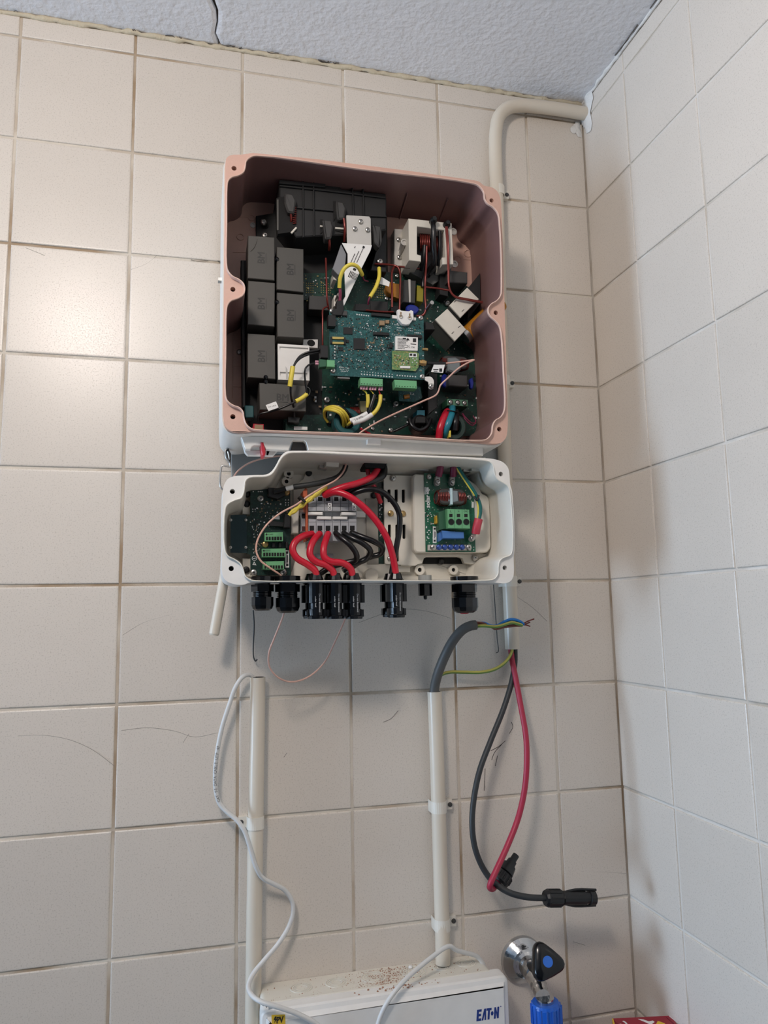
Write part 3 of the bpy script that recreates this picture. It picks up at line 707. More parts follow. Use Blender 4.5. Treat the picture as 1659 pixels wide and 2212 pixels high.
# aluminium bracket and labelled plate
br = pxp('metal_bracket', [(748, 464.5), (798, 467.5), (801, 472), (802.5, 532), (750, 531)], .098, .1, ALU, inv, .0003, .0012, 'cream metal bracket with three screws')
for x, y in ((779, 479), (766.5, 494.5), (794, 497)): screw(x, y, .1006, .0035, br)
lp = pxp('labelled_plate', [(738.7, 524.5), (803.6, 529.5), (800.5, 541), (776, 590), (743, 661), (736, 656), (746, 640), (744, 584), (751, 580), (751, 548)], .1005, .1018, WLABEL, inv, .0003)
pxp('bent_flap', [(737, 527), (748, 549), (747, 562), (744, 583), (731, 594), (718.5, 581)], .085, .0995, mat('grey_flap', (130, 132, 136), .45), inv, .0006)
pxp('plate_foot', [(721, 585), (729, 592), (727, 606), (720, 603)], .06, .085, CREAM, inv, .0004)
pxp('plate_foot', [(722, 638), (731, 637), (728, 662), (721, 661)], .06, .085, CREAM, inv, .0004)
ang = math.atan2(-1, -0.6); lt = MB(); rg = random.Random(3)
dirv = (P(752, 625, .1019) - P(790, 540, .1019)).normalized(); nrm = Vector((dirv.z, 0, -dirv.x))
def strip(mb, c, u0, u1, v0, v1, dep):
    q = [c + dirv * u0 + nrm * v0, c + dirv * u1 + nrm * v0, c + dirv * u1 + nrm * v1, c + dirv * u0 + nrm * v1]
    mb.prism(ccw([(p.x, p.z) for p in q]), dep - .0003, dep)
c0 = P(784, 534, .1019)
for row, (s0, s1) in enumerate(((.0, .024), (.008, .028), (.014, .03), (.004, .007))):
    u = s0
    while u < s1:
        l_ = rg.uniform(.0006, .0016); strip(lt, c0 + nrm * (.0035 * row - .0015), u, u + l_, 0, .0012, .1020); u += l_ + .0005
strip(lt, P(785.5, 534, .1019), -.0015, .0015, -.0015, .0015, .102); strip(lt, P(766, 582, .1019), -.0018, .0018, -.002, .002, .102)
u = 0
while u < .0115:
    l_ = rg.uniform(.0004, .0011); strip(lt, P(763.5, 589.5, .1019), u * .0 - .001, u * .0 + .0085, -.0062 + u, -.0062 + u + l_, .102); u += l_ + rg.uniform(.0005, .001)
lt.build('print', INK, lp)
# white inductor core with copper coils
pxp('core_base', [(852, 494), (884, 496), (884, 580), (880, 576), (852, 574)], FU, .056, ALU, inv, .0005)
for x, y in ((861.5, 518), (862.5, 556)): screw(x, y, .0566, .0036, inv)
MB().lathe(P(867, 545, .056), P(872.5, 524, .078) - P(867, 545, .056), [(0, .0046), ((P(872.5, 524, .078) - P(867, 545, .056)).length, .0046)], 16).build('standoff', ALU, inv)
inst('standoff_top', WASHER, P(872.5, 524, .078), inv, .0048)
core = pxp('inductor_core', [(882.5, 471.6), (975.7, 482), (979.8, 571), (956, 571), (955, 556), (962, 556), (960, 497), (901, 489), (901, 549), (909.5, 552), (909.5, 565), (883.5, 562)], .052, .094, CREAM, inv, .0006)
pxp('core_body', [(890, 570), (960, 574), (975, 572), (975, 590), (935, 615), (880, 585)], FU + .002, .06, RELAY, inv, .0006)
pxp('coil_former', [(901, 489), (962, 497), (961, 560), (930, 596), (909, 566), (901, 549)], .05, .068, BLACK, core, 0)
for x0, x1, y0, n in ((906, 929, 500, 6), (940, 958, 508, 6)):
    cw = MB()
    for i in range(n):
        x = x0 + (x1 - x0) * (i + .5) / n
        cw.tube([P(x, y0, .07), P(x, y0 + 8, .078), P(x + 1, y0 + 30, .078), P(x + 1, y0 + 42, .07)], .0012, 6, 3)
    cw.build('winding', COPPER, core)
for x, y in ((979, 501), (981, 571)): inst('washer', WASHER, P(x, y, .06), inv, .0052)
cable('sleeved_wire', [(934, 480, .097), (936, 490, .104), (937, 530, .1), (938, 566, .09), (926, 585, .075), (915, 605, .066), (914, 620, .064)], .0037, BLKC, inv)
MB().lathe(P(934, 480, .095), (0, -1, 0), [(0, .005), (.006, .005), (.011, .003)], 12).build('sleeve_end', BLACK, inv)
MB().lathe(P(962, 490, .09), (0, -1, 0), [(0, .0055), (.008, .005), (.013, .003)], 12).build('sleeve_end', BLACK, inv)
cable('sleeved_wire', [(918, 530, .085), (916, 560, .08), (912, 585, .07)], .004, BLKC, inv)
cable('sleeved_wire', [(950, 500, .09), (950, 535, .088), (947, 575, .08)], .0026, BLKC, inv)
for dx in (0, 4.5): cable('copper_wire', [(963 + dx * .6, 490, .1), (966 + dx * .6, 530, .1), (968 + dx * .3, 580, .095), (971 + dx * .2, 625, .092), (982, 641 - dx * .4, .092), (1010, 648 - dx * .4, .092), (1042, 654 - dx * .4, .09)], .0013, COPPER, inv)
cable('copper_wire', [(922, 532, .088), (921, 570, .085), (919, 600, .08), (918, 640, .08), (919, 672, .08), (913, 681, .078), (900, 683, .075)], .0015, COPPER, inv)
cable('copper_wire', [(809, 570, .072), (850, 573, .075), (859, 577, .077), (864, 588, .078), (864, 630, .08), (863, 670, .08)], .0015, COPPER, inv)
cable('copper_wire', [(847, 664, .08), (847, 630, .08), (847, 588, .077), (851, 578, .075), (862, 576, .072), (890, 579, .07), (930, 583, .07)], .0015, COPPER, inv)
cable('copper_wire', [(917, 620, .08), (945, 623, .08), (972, 628, .085)], .0014, COPPER, inv)
cable('copper_wire', [(790, 670, .082), (820, 673, .082), (850, 674, .082)], .0013, COPPER, inv)
cable('copper_wire', [(708, 662, .086), (698, 668, .09), (697, 690, .092), (697, 745, .09), (697, 776, .085)], .0012, COPPER, inv)

# communication board standing on posts
CB = .104; CBT = CB + .0016
cb = pxp('communication_board', [(711, 668), (730, 668), (915, 688.5), (917, 820.5), (905, 820), (713, 811)], CB, CBT, PCBT, inv, 0, .0016)
for x, y in ((717, 672), (908.5, 687), (719, 801), (911.5, 813.5)):
    MB().lathe(P(x, y, .05), (0, -1, 0), [(0, .0028), (CB - .05, .0028)], 8).build('standoff', STEEL, inv); screw(x, y, CBT + .0004, .0034, cb)
def chip(name, x0, y0, x1, y1, h, m, sk=.05, par=cb, ch=.0002, label=None): return pxp(name, R4(x0, y0, x1, y1, sk), CBT, CBT + h, m, par, ch, 0, label)
chip('processor', 764, 730, 788, 754, .0015, BLACK)
chip('memory_chip', 742, 706.5, 761.5, 721, .0014, BLACK)
chip('small_chip', 732, 749, 741, 757, .0012, BLACK)
chip('small_chip', 748, 734, 754, 740, .0012, BLACK)
chip('inductor', 820, 692, 831, 702, .004, TAN); chip('inductor', 833, 691, 841, 698, .003, TAN)
chip('can', 739, 671, 750, 681, .003, DGREY)
for a, b in (((718, 727), (743, 732)), ((718, 738), (743, 742.5))): chip('contact_strip', a[0], a[1], b[0], b[1], .0022, GOLD, .03)
chip('socket_end', 714, 727, 717, 742, .003, BLACK); chip('socket_end', 743.5, 729, 747, 744, .003, BLACK)
chip('pin_header', 803, 675, 844, 681, .004, BLACK, .09); chip('pin_header', 807, 716.5, 841, 722.5, .004, BLACK, .06); chip('pin_header', 880, 722, 912, 729, .004, BLACK, .05)
chip('black_connector', 709, 680, 725, 704, .010, BLACK, .05)
chip('black_connector', 842, 740, 848, 751, .003, BLACK)
pins = [(758 + i * 0, 0, 0, 0, 0) for i in range(0)]
pads(cb, [(771, 679.5, 796, 682.5, 6), (781, 808.5, 847, 814.5, 12), (858, 811, 897, 814, 8), (723, 747, 723, 774, 5)], CBT, SOLDER, 3.6)
pads(cb, [(781, 803, 847, 809, 12), (735, 798, 752, 800, 6), (737, 802, 750, 803, 5), (834 + 0, 704, 842, 706, 3), (834, 708, 842, 709.5, 3), (858, 708, 868, 709, 4), (858, 713, 868, 714, 4), (883, 709, 890, 710, 3), (883, 714, 890, 715, 3), (896, 719, 908, 720, 5), (778, 707, 797, 711, 5), (802, 714, 812, 717, 3)], CBT, SOLDER, 2.4)
smd(cb, [(714, 678), (912, 700), (914, 724), (850, 722), (800, 725), (765, 722), (716, 712)], CBT, 170, 11, [SOLDER, BLACK, TAN, DGREY, DGREY, BLACK, TEAL], 1, 3.2)
smd(cb, [(716, 745), (845, 752), (845, 800), (716, 796)], CBT, 330, 12, [SOLDER, BLACK, TAN, DGREY, TEAL, DGREY, TEAL, BLACK], .9, 2.8)
smd(cb, [(790, 726), (850, 728), (850, 757), (790, 757)], CBT, 110, 13, [SOLDER, BLACK, DGREY, TAN, BLACK], .9, 3)
smd(cb, [(905, 740), (914, 740), (915, 815), (905, 815)], CBT, 16, 14, [SOLDER, BLACK, TAN], 1, 2.5)
text('C e l l u l a r', P(860, 723.5, CBT + .0002), cb, SOLDER, PX(30, CB), PX(4.2, CB), -.05)
text('Ethernet', P(744, 794, CBT + .0002), cb, SOLDER, PX(22, CB), PX(4, CB), -.05)
text('BATTERY', P(858, 702, CBT + .0002), cb, SOLDER, PX(14, CB), PX(3, CB), -.08)
# coin-cell holder
ch_ = pxp('coin_cell_holder', [(858, 669.5), (862.5, 667.6), (867, 670.5), (877, 671.5), (884, 672), (888, 669.6), (893, 672), (894, 688), (885, 700), (877, 701.5), (869, 699.5), (860, 689)], CBT, CBT + .006, BRIGHT, cb, .0006)
for q in ([(847.5, 680), (858, 681.5), (858, 688.5), (847.5, 687)], [(893, 685), (899, 686), (898.5, 692), (892.5, 691.5)]): pxp('solder_tab', q, CBT, CBT + .002, BRIGHT, ch_, .0003)
for x, y in ((866, 684), (885, 687)):
    o_ = circ(*P2(x, y, CBT + .0061), .0027, 14); MB().loft([(o_, CBT + .006), (o_, CBT + .0068), (offset(o_, -.0007), CBT + .0068), (offset(o_, -.0007), CBT + .006)]).build('contact_ring', STEEL, ch_)
    pxp('contact_slot', [(x - 1.5, y - 10), (x + 1.5, y - 10), (x + 1.7, y), (x - 1.7, y)], CBT + .006, CBT + .0064, TAN, ch_, 0)
# wireless modules
wm = pxp('wireless_module', [(854.5, 726), (903, 728.5), (902.5, 757.5), (854, 756)], CBT, CBT + .0042, BRIGHT, cb, .0003)
mb = MB(); rg = random.Random(8)
for i in range(9):
    y = 731 + i * 2.6; x = 859
    xe = 872 + rg.uniform(0, 8) if i > 1 else 880
    while x < xe:
        l_ = rg.uniform(1, 3); mb.px(R4(x, y + (x - 855) * .05, x + l_, y + 1.1 + (x - 855) * .05), CBT + .0042, CBT + .0044); x += l_ + .6
mb.px(R4(892, 731, 899, 739), CBT + .0042, CBT + .0044); mb.px([(881, 729.5), (885, 735.5), (877.5, 735.2)], CBT + .0042, CBT + .0044)
mb.px(R4(870, 730, 877, 733), CBT + .0042, CBT + .0044); mb.px(R4(887, 742, 899, 743.6, .1), CBT + .0042, CBT + .0044)
mb.build('print', INK, wm)
text('FC', P(883, 749, CBT + .0046), wm, INK, PX(6, CB), PX(5.5, CB), -.05); text('CE', P(892, 750, CBT + .0046), wm, INK, PX(9, CB), PX(3.5, CB), -.05)
ra = pxp('radio_module', [(847, 757.5), (899, 760), (905, 764), (904, 793), (898, 801.5), (847, 798)], CBT + .002, CBT + .0032, PCBY, cb, 0)
q = CBT + .0032
pxp('module_label', R4(883.5, 762.5, 900.5, 771, .05), q, q + .0003, WLABEL, ra, 0)
mb = MB(); mb.px(R4(885, 764, 890.5, 768.5), q + .0003, q + .0005); mb.px(R4(893, 764.5, 898.5, 769.5), q + .0003, q + .0005); mb.build('print', INK, ra)
pxp('ribbon_socket', R4(864.5, 790, 886.5, 795, .03), q, q + .002, BRIGHT, ra, .0002)
smd(ra, [(850, 762), (885, 772), (885, 788), (850, 795)], q, 70, 21, [GOLD, TAN, SOLDER, GOLD, BLACK], 1, 2.8, .0008)
pads(ra, [(892, 775, 900, 776, 2), (891, 783, 900, 783.5, 2), (896, 779, 896, 779, 1)], q, SOLDER, 3.4)
MB().prism(circ(*P2(896.5, 790, q), .0009, 10), q, q + .0004).build('via_hole', HOLE, ra)
pads(ra, [(864, 797, 884, 798.5, 8), (850, 760, 895, 762, 16)], q, GOLD, 1.8)
# antenna sockets
MB().lathe(P(912, 754, CBT + .001), (1, .0, -.04), [(0, .0018), (.004, .0018), (.004, .0022), (.0075, .0022)], 12).build('antenna_socket', BRASS, cb)
MB().lathe(P(905, 782.5, CBT + .0025), (1, 0, -.05), [(0, .0035), (.003, .0035), (.003, .0045), (.007, .0045), (.007, .0035), (.0095, .0035)], 6, False).build('antenna_socket', BRASS, cb)
# green plug-in terminals with pink ferrules
def plug(pxs, rowpts, nslots, par=cb, d1=CBT + .004):
    t = pxp('plug_terminal', pxs, CB - .008, d1, GTERM, par, .0005)
    (x0, y0, x1, y1) = rowpts
    m = MB()
    for i in range(nslots):
        s = (i + .5) / nslots; x, y = x0 + (x1 - x0) * s, y0 + (y1 - y0) * s; m.px(R4(x - 1.2, y - .5, x + 1.2, y + .8), d1, d1 + .0002)
    m.build('test_slot', HOLE, t); return t
t1 = plug([(778, 815.5), (827, 818.5), (827, 834.5), (778.5, 832)], (778, 828.5, 827, 831), 8)
t2 = plug([(852, 820), (900, 822.5), (901, 839.5), (854, 837)], (854, 833.5, 901, 836), 8)
t3 = pxp('plug_terminal', [(706, 777), (723.5, 778), (723.5, 793), (706, 792)], CB, CBT + .008, GTERM, cb, .0005)
t4 = pxp('plug_terminal', [(689.5, 775.5), (705, 777), (705, 792), (690, 793)], CB - .002, CBT + .006, DGTERM, cb, .0005)
for i in range(8):
    if i in (3, 6): pass
    x = 781.5 + i * 5.6 + (2 if i > 2 else 0) + (2 if i > 5 else -1); x = min(x, 824)
    MB().lathe(P(x, 834 + i * .35, CB), (0, .1, -1), [(0, .0016), (.0044, .0016)], 8).build('ferrule', FERR, t1)
for y in (781.5, 786.5): MB().lathe(P(688.5, y, CB), (-1, 0, 0), [(0, .0015), (.0045, .0015)], 8).build('ferrule', FERR, t4)
pxp('black_connector', [(692, 745), (709, 746), (709, 773), (693, 772)], CB - .006, CBT + .007, BLACK, cb, .0005)
pxp('black_connector', [(727, 650), (741, 648), (743, 668), (738, 681), (718, 680), (718, 668), (727, 666)], CB - .004, CBT + .005, BLACK, cb, .0005)
pxp('plug_shell', R4(729, 812, 756, 817, .05), CB - .008, CB - .001, STEEL, cb, .0003)
ba = MB(); ba.prism(ccw(rnd(LP([(917, 813.5), (932, 813), (938, 822), (936.5, 841), (926, 840), (926.5, 825), (917, 821)], CB + .001), .003)), CB - .001, CB + .001, .0003, smooth=True); ba.build('fixing_arm', BRIGHT, inv)
screw(931.5, 834, CB + .0012, .0036, inv)
pxp('support_post', [(918, 695), (934, 697), (940, 712), (918, 712)], BT, .096, BLACKM, inv, .0008)
pxp('support_post', [(926, 806), (945, 806), (945, 880), (926, 895), (924, 850)], BT, .07, BLACKM, inv, .0008)
pxp('daughter_board', [(860, 830), (908, 836), (912, 860), (895, 868), (862, 866)], .06, .0616, PCBT, inv, 0)
text('T-A', P(890, 851, .0618), inv, SOLDER, PX(11, .06), PX(5, .06), -.1)
MB().lathe(P(872, 858, .0616), (1, 0, .2), [(0, .003), (.008, .003)], 10).build('small_capacitor', KAPTON, inv)
# wiring inside the inverter
for dx, dd in ((0, 0), (3, .003), (-2, .005)): cable('black_wire', [(698, 757 + dx, .103 + dd), (672, 761 + dx, .104 + dd), (650, 770 + dx, .106), (636, 788, .108), (632, 806, .108), (628, 836, .106), (629, 858, .1), (634, 880, .085), (636, 902, .078)], .0014, BLKC, inv)
cable('yellow_sleeve', [(632.5, 792, .1082), (629, 815, .108), (626, 835, .106)], .0031, YELL, inv)
cable('black_wire', [(688, 784, .102), (668, 788, .104), (659, 798, .105), (659, 820, .102), (663, 850, .098)], .0012, BLKC, inv)
cable('grey_wire', [(662, 835, .1), (669, 840, .1), (669, 850, .098), (663, 857, .096)], .0005, GREYC, inv)
cable('yellow_sleeve', [(663.5, 851, .0965), (652, 860, .0965), (639, 867, .097)], .0028, YELL, inv)
cable('black_wire', [(638, 868, .097), (620, 876, .096), (590, 888, .092), (560, 896, .088), (556, 910, .082)], .0014, BLKC, inv)
fl_ = pxp('flag_label', [(574, 875), (596, 867), (602, 880), (580, 888)], .0975, .0979, WLABEL, inv, 0)
text('01-A2', P(588, 877.5, .0981), fl_, INK, PX(18, .098), PX(2.6, .098), .3)
pxp('flag_label', [(617, 791), (621, 798), (624, 823), (618, 818)], .1, .1003, mat('clear_tag', (190, 190, 188), .4), inv, 0)
cable('yellow_sleeve', [(733, 622, .112), (735, 600, .118), (744, 580, .124), (758, 571.5, .126), (772, 576, .122), (780, 588, .115), (782.5, 594, .11)], .0026, YELL, inv)
for dx in (-1.5, 1.5): cable('purple_wire', [(734 + dx, 620, .112), (735 + dx, 637, .11), (734 + dx, 650, .108)], .001, PURP, inv)
cable('purple_wire', [(782, 592, .11), (786, 604, .1), (795, 608, .085)], .001, PURP, inv)
cable('yellow_sleeve', [(819, 579, .088), (819, 598, .095), (812, 620, .1), (799, 642, .102)], .0026, YELL, inv)
cable('purple_wire', [(799, 641, .102), (796, 650, .1), (795, 658, .095)], .0011, PURP, inv)
pxp('paper_tag', [(824, 598), (842, 609), (840.5, 619), (820, 613)], .088, .0884, WLABEL, inv, 0)
cable('yellow_wire', [(783, 842, .1), (790, 848, .1), (793, 854, .1)], .0008, YELL, inv); cable('green_wire', [(788, 842, .1), (793, 850, .1)], .0008, GYG, inv)
cable('yellow_sleeve', [(794, 852, .1), (795, 866, .099), (794, 880, .096)], .0026, YELL, inv)
cable('yellow_wire', [(800, 843, .1), (806, 850, .1), (808, 858, .1)], .0008, YELL, inv)
cable('black_sleeve', [(809, 853, .1), (803, 872, .1), (797, 890, .098), (790, 900, .094)], .0028, BLKC, inv)
cable('red_wire', [(818, 843, .1), (822, 854, .1)], .0008, REDC, inv)
cable('yellow_sleeve', [(822, 853, .101), (821, 868, .101), (814, 885, .1), (804, 896, .098)], .0026, YELL, inv)
wl_ = cable('white_sleeve', [(804, 895, .0985), (788, 905, .096), (762, 914, .092)], .0034, WLABEL, inv)
cable('white_sleeve', [(794, 893, .097), (775, 903, .094), (757, 909, .09)], .0034, WLABEL, inv)
text('2-D PTX', P(775, 903.5, .0985), wl_, INK, PX(22, .095), PX(5, .095), .45)
# twisted yellow and black turns through the left ferrite ring
for i, dx in enumerate((0, 6, 13)):
    cable('yellow_wire', [(742 + dx, 922 - i * 3, .062), (740 + dx, 905, .076), (732 + dx * .8, 892 - i * 2, .084), (716 + dx * .6, 886 - i * 4, .082), (703, 887 - i * 2, .07), (701, 900, .056), (708, 912, .05)], .0019, YELL, inv)
    cable('black_wire', [(747 + dx, 920 - i * 3, .060), (745 + dx, 902, .072), (737 + dx * .8, 891 - i * 2, .079), (720 + dx * .6, 884 - i * 4, .077), (706, 885 - i * 2, .066), (704, 902, .052)], .0019, BLKC, inv)
cable('yellow_wire', [(765, 911, .09), (757, 913, .084), (752, 918, .074)], .0019, YELL, inv)
wv = MB()
for i in range(8): wv.tube([P(757 + i * 2.6, 880, .058), P(758 + i * 2.6, 886, .066), P(761 + i * 2.4, 893, .066)], .0009, 5, 3)
wv.build('winding', COPPER, inv)
cable('red_wire', [(967, 889, .07), (960, 900, .08), (951, 925, .083), (948, 948, .078)], .0052, REDC, inv)
cable('teal_wire', [(977, 880, .066), (976, 892, .076), (968, 915, .084), (962, 932, .08), (960, 946, .07)], .005, TEALC, inv)
cable('black_wire', [(985, 890, .07), (984, 910, .08), (982, 930, .078)], .005, BLKC, inv)
cable('black_wire', [(884, 905, .066), (890, 920, .07), (905, 929, .072), (922, 922, .07), (930, 905, .064)], .003, BLKC, inv)
cable('black_wire', [(850, 932, .06), (875, 920, .064), (890, 912, .064)], .0018, BLKC, inv)
cable('cable_tie', [(962, 888, .074), (972, 887, .083), (985, 890, .08), (1000, 900, .066)], .0008, BLACK, inv)
for dx in (0, 5): cable('purple_wire', [(999, 893, .06), (1006, 902 + dx, .066), (1020, 914 + dx, .064), (1028, 910, .06), (1022, 898, .056)], .0008, PURP, inv)
pxp('cream_tab', [(970, 930), (974, 930), (974, 944), (970, 944)], .07, .084, YELL, inv, 0)

# ------------------------------------------------------------------ connection unit (lower box)
DL, FLO = 0.165, 0.082
LOUT = [(481.5, 1060), (484.6, 1046), (492.8, 1034), (507, 1028.4), (529.7, 1027.2), (548, 1026), (574.8, 1025), (585, 1019.5), (594, 1008), (607, 985), (617.8, 976), (632, 973.6), (800, 979), (1052.5, 990), (1071, 992.6), (1087.4, 999), (1097.6, 1011), (1100.7, 1027.6), (1102, 1047), (1106.5, 1062.5), (1111.5, 1185.4), (1109.5, 1203), (1109.5, 1242.8), (1104, 1254), (1091.5, 1260), (1066.9, 1258.5), (780, 1257.5), (542, 1258),
        (525.6, 1263), (507, 1262), (486.6, 1253), (479.5, 1235), (479.8, 1200), (480.5, 1180)]
LIN = [(529.7, 1050), (531.7, 1039), (540, 1032.5), (574.8, 1030.2), (586, 1026), (595, 1015.5), (609.6, 990), (619.8, 981.6), (634, 978.6), (800, 984.5), (1048.4, 995.8), (1060.8, 1000), (1065.9, 1010), (1067.9, 1024), (1075, 1036), (1088, 1044), (1097, 1051), (1101, 1064.5), (1106.3, 1185.4), (1101.7, 1198.2), (1087.4, 1203.8), (1079, 1211), (1076, 1224), (1075, 1239), (1068, 1249), (1055, 1252.3), (780, 1252.5), (552, 1253.4),
       (540, 1250.5), (530.5, 1243), (526, 1228.4), (519.4, 1216), (507, 1207), (493.5, 1200), (487, 1187.5), (487.7, 1100), (492.8, 1090), (507, 1082), (521.5, 1076.8), (527, 1066.6)]
LH = [(502, 1061.5), (499.5, 1228), (1082, 1024), (1090.5, 1226.5)]
sw = empty('connection_unit', P(790, 1255, 0.10), 'smaller open white wiring box with terminals and black connectors below the pink-rimmed box', 'junction box')
U = SL(LOUT, DL - .004, 3); O = SL(LIN, DL, 4); Oo = offset(O, .0012); hl = [circ(*P2(x, y, DL - .004), .0029, 14) for x, y in LH]
g = MB(); g.cap([U, Oo] + hl, DL - .004); g.loft([(U, DL - .06), (U, DL - .005), (offset(U, -.0006), DL - .004)])
for h in hl: g.loft([(h, DL - .004), (h, DL - .02)])
g.build('front_flange', BRIGHT, sw)
for h in hl: MB().cap([h], DL - .016).build('screw_hole', HOLE, sw)
Ob = offset(O, -.0105)
MB().loft([(Oo, DL - .006), (Oo, DL - .0006), (offset(O, .0008), DL)]).loft([(offset(O, .0008), DL), (O, DL - .0006)]).loft([(O, DL - .0006), (offset(O, -.002), .12)]).loft([(offset(O, -.002), .12), (offset(O, -.005), .095), (Ob, FLO)], True).cap([Ob], FLO).build('inner_shell', CREAM, sw)
MB().loft([(U, DL - .06), (offset(U, -.002), .04)], True).cap([offset(U, -.002)], .04, True).build('housing', BRIGHT, sw)
# bosses and tabs on the box floor
for x, y, r in ((624, 1023, .0062), (619, 1040, .006), (907, 1231, .0066), (980, 1231, .0062)):
    z = FLO + .008; o_ = circ(*P2(x, y, z), r, 18); i_ = circ(*P2(x, y, z), r * .42, 18)
    MB().loft([(o_, FLO), (o_, z), (i_, z), (i_, z - .004)]).mi(1).cap([i_], z - .003).build('boss', [CREAM, HOLE], sw)
MB().prism(circ(*P2(803, 1243, .1), .009, 20), FLO, .1, .001, smooth=True).build('boss', CREAM, sw)
pl = pxp('mounting_plate', [(655, 1035), (662, 1020), (672, 1020), (680, 1036), (700, 1046), (818, 1062), (822, 1080), (822, 1222), (650, 1222), (634, 1170), (634, 1052)], FLO, FLO + .005, CREAM, sw, .0005)
for x, y in ((667, 1022), (807.5, 1070)): screw(x, y, FLO + .0056, .0042, sw, SCREWK)
pxp('grey_panel', [(790, 1077), (816, 1077), (818, 1219), (793, 1219)], FLO + .005, FLO + .008, mat('taupe_panel', (150, 145, 136), .5), sw, .0003)
pxp('slim_circuit_board', [(816, 1040), (829, 1042), (829, 1218), (818, 1218)], FLO + .006, FLO + .0075, PCBD, sw, 0)
smd(sw, [(818, 1080), (826, 1080), (826, 1160), (819, 1160)], FLO + .0075, 24, 41, [SOLDER, BLACK, SOLDER], 1.2, 3)
pxp('lower_shelf', [(640, 1205), (660, 1205), (690, 1205), (826, 1218), (886, 1222), (886, 1236), (843, 1236), (843, 1250), (625, 1248)], FLO, FLO + .007, CREAM, sw, .0005)
pxp('shelf_step', [(681, 1196), (720, 1196), (720, 1206), (684, 1206)], FLO + .005, FLO + .012, GRTERM, sw, .0004)
# white plate with ventilation slots
def slot(x, y0, y1, w, d): return ccw(rnd(LP([(x - w / 2, y0), (x + w / 2, y0), (x + w / 2, y1), (x - w / 2, y1)], d), .0018, 4))
sd = FLO + .013
holes = [slot(840.5, 1057, 1085, 7, sd), slot(856, 1057, 1085, 7, sd), slot(871.5, 1057, 1086, 7, sd), slot(841.5, 1133, 1162, 7, sd), slot(857.5, 1133, 1162, 7, sd), slot(873, 1133, 1164, 7, sd), slot(858.5, 1184, 1213, 7, sd)]
vp = MB(); vp.prism(ccw(rnd(LP([(829, 1026), (895, 1028), (900, 1222), (832, 1218)], sd), .002)), FLO + .009, sd, 0, holes); vp.build('slotted_plate', CREAM, sw)
pxp('slot_backing', [(831, 1030), (882, 1032), (884, 1214), (834, 1212)], FLO + .002, FLO + .006, BLACKM, sw, 0)
screw(849, 1033, sd + .0006, .0042, sw)
for x, y in ((844, 1109), (870, 1109.5)): screw(x, y, sd + .0004, .004, sw, SCREWB)
screw(842, 1207, sd + .0004, .0035, sw)
# raised tray carrying the mains board
pxp('base_tray', [(868, 1196), (1055, 1196), (1060, 1204), (1044, 1216), (1018, 1219), (1003, 1216), (999, 1206), (991, 1203), (922, 1203), (916, 1206), (912, 1217), (886, 1224), (866, 1222)], FLO + .004, FLO + .0118, CREAM, sw, .0006)
pxp('floor_opening', [(918, 1204), (998, 1204), (1004, 1218), (914, 1218)], FLO, FLO + .003, HOLE, sw, 0)
screw(953, 1213, FLO + .004, .0042, sw, SCREWK); screw(1026, 1205, FLO + .0136, .0042, sw)
ty = .108
pxp('raised_tray', [(895, 1024), (1000, 1028), (1035, 1050), (1041, 1066), (1052, 1070), (1058, 1080), (1061, 1183), (1052, 1194), (900, 1194), (895, 1188), (892, 1032)], FLO + .009, ty, CREAM, sw, .0015, .003)
mt = ty + .0016
mbd = pxp('mains_board', [(916.5, 1022), (1002, 1026), (1012, 1052), (1024, 1078), (1027.5, 1192), (920, 1192)], ty, mt, PCBG, sw, 0)
def onm(name, pxs, h, m, ch=.0005, r=0.0, label=None, par=None): return pxp(name, pxs, mt, mt + h, m, par or mbd, ch, r, label)
text('solar', P(923.8, 1083, mt + .0002), mbd, SOLDER, PX(29, mt), PX(10, mt), math.pi / 2, 'lettering', .0003)
text('edge', P(923.8, 1060, mt + .0002), mbd, SOLDER, PX(15, mt), PX(10, mt), math.pi / 2, 'lettering', .0003)
b = MB()
for i, x in enumerate((917.2, 919.4)): b.px([(x, 1052), (x + 1, 1052), (x + 1, 1068), (x, 1068)], mt, mt + .0002)
b.build('logo_bar', SOLDER, mbd)
smd(mbd, [(918, 1100), (940, 1100), (940, 1135), (920, 1170)], mt, 30, 31, [SOLDER, SOLDER, TAN, BLACK], 1, 3)
pads(mbd, [(926, 1146, 926, 1163, 3), (923, 1150, 923, 1160, 2), (922, 1042, 922, 1042, 1), (929, 1108, 931, 1132, 2), (946, 1149, 946, 1149, 1), (1023, 1182, 1023, 1188, 2)], mt, SOLDER, 3)
wound('choke', mbd, P(972, 1075, mt + .0095), .0182, .0102, .0085, ((-.0182, -.0035, 8, 1), (.0098, .0182, 5, -1)), .00085)
pxp('choke_core_face', [(967, 1058), (978, 1057), (991, 1059), (992, 1084), (978, 1088), (966, 1084)], mt + .01, mt + .0188, mat('grey_ferrite2', (126, 136, 142), .25), mbd, .002)
pxp('divider_bar', [(973, 1054), (978, 1054), (979, 1090), (973.5, 1090)], mt + .01, mt + .0212, CYAN, mbd, .0008)
tg = onm('mains_terminal', [(966, 1099), (1014, 1101), (1016, 1142), (968, 1141)], .022, GTERM, .0006)
pxp('terminal_flank', [(947, 1106), (966, 1099.5), (968, 1141), (949, 1145)], mt, mt + .014, DGTERM, mbd, .0005)
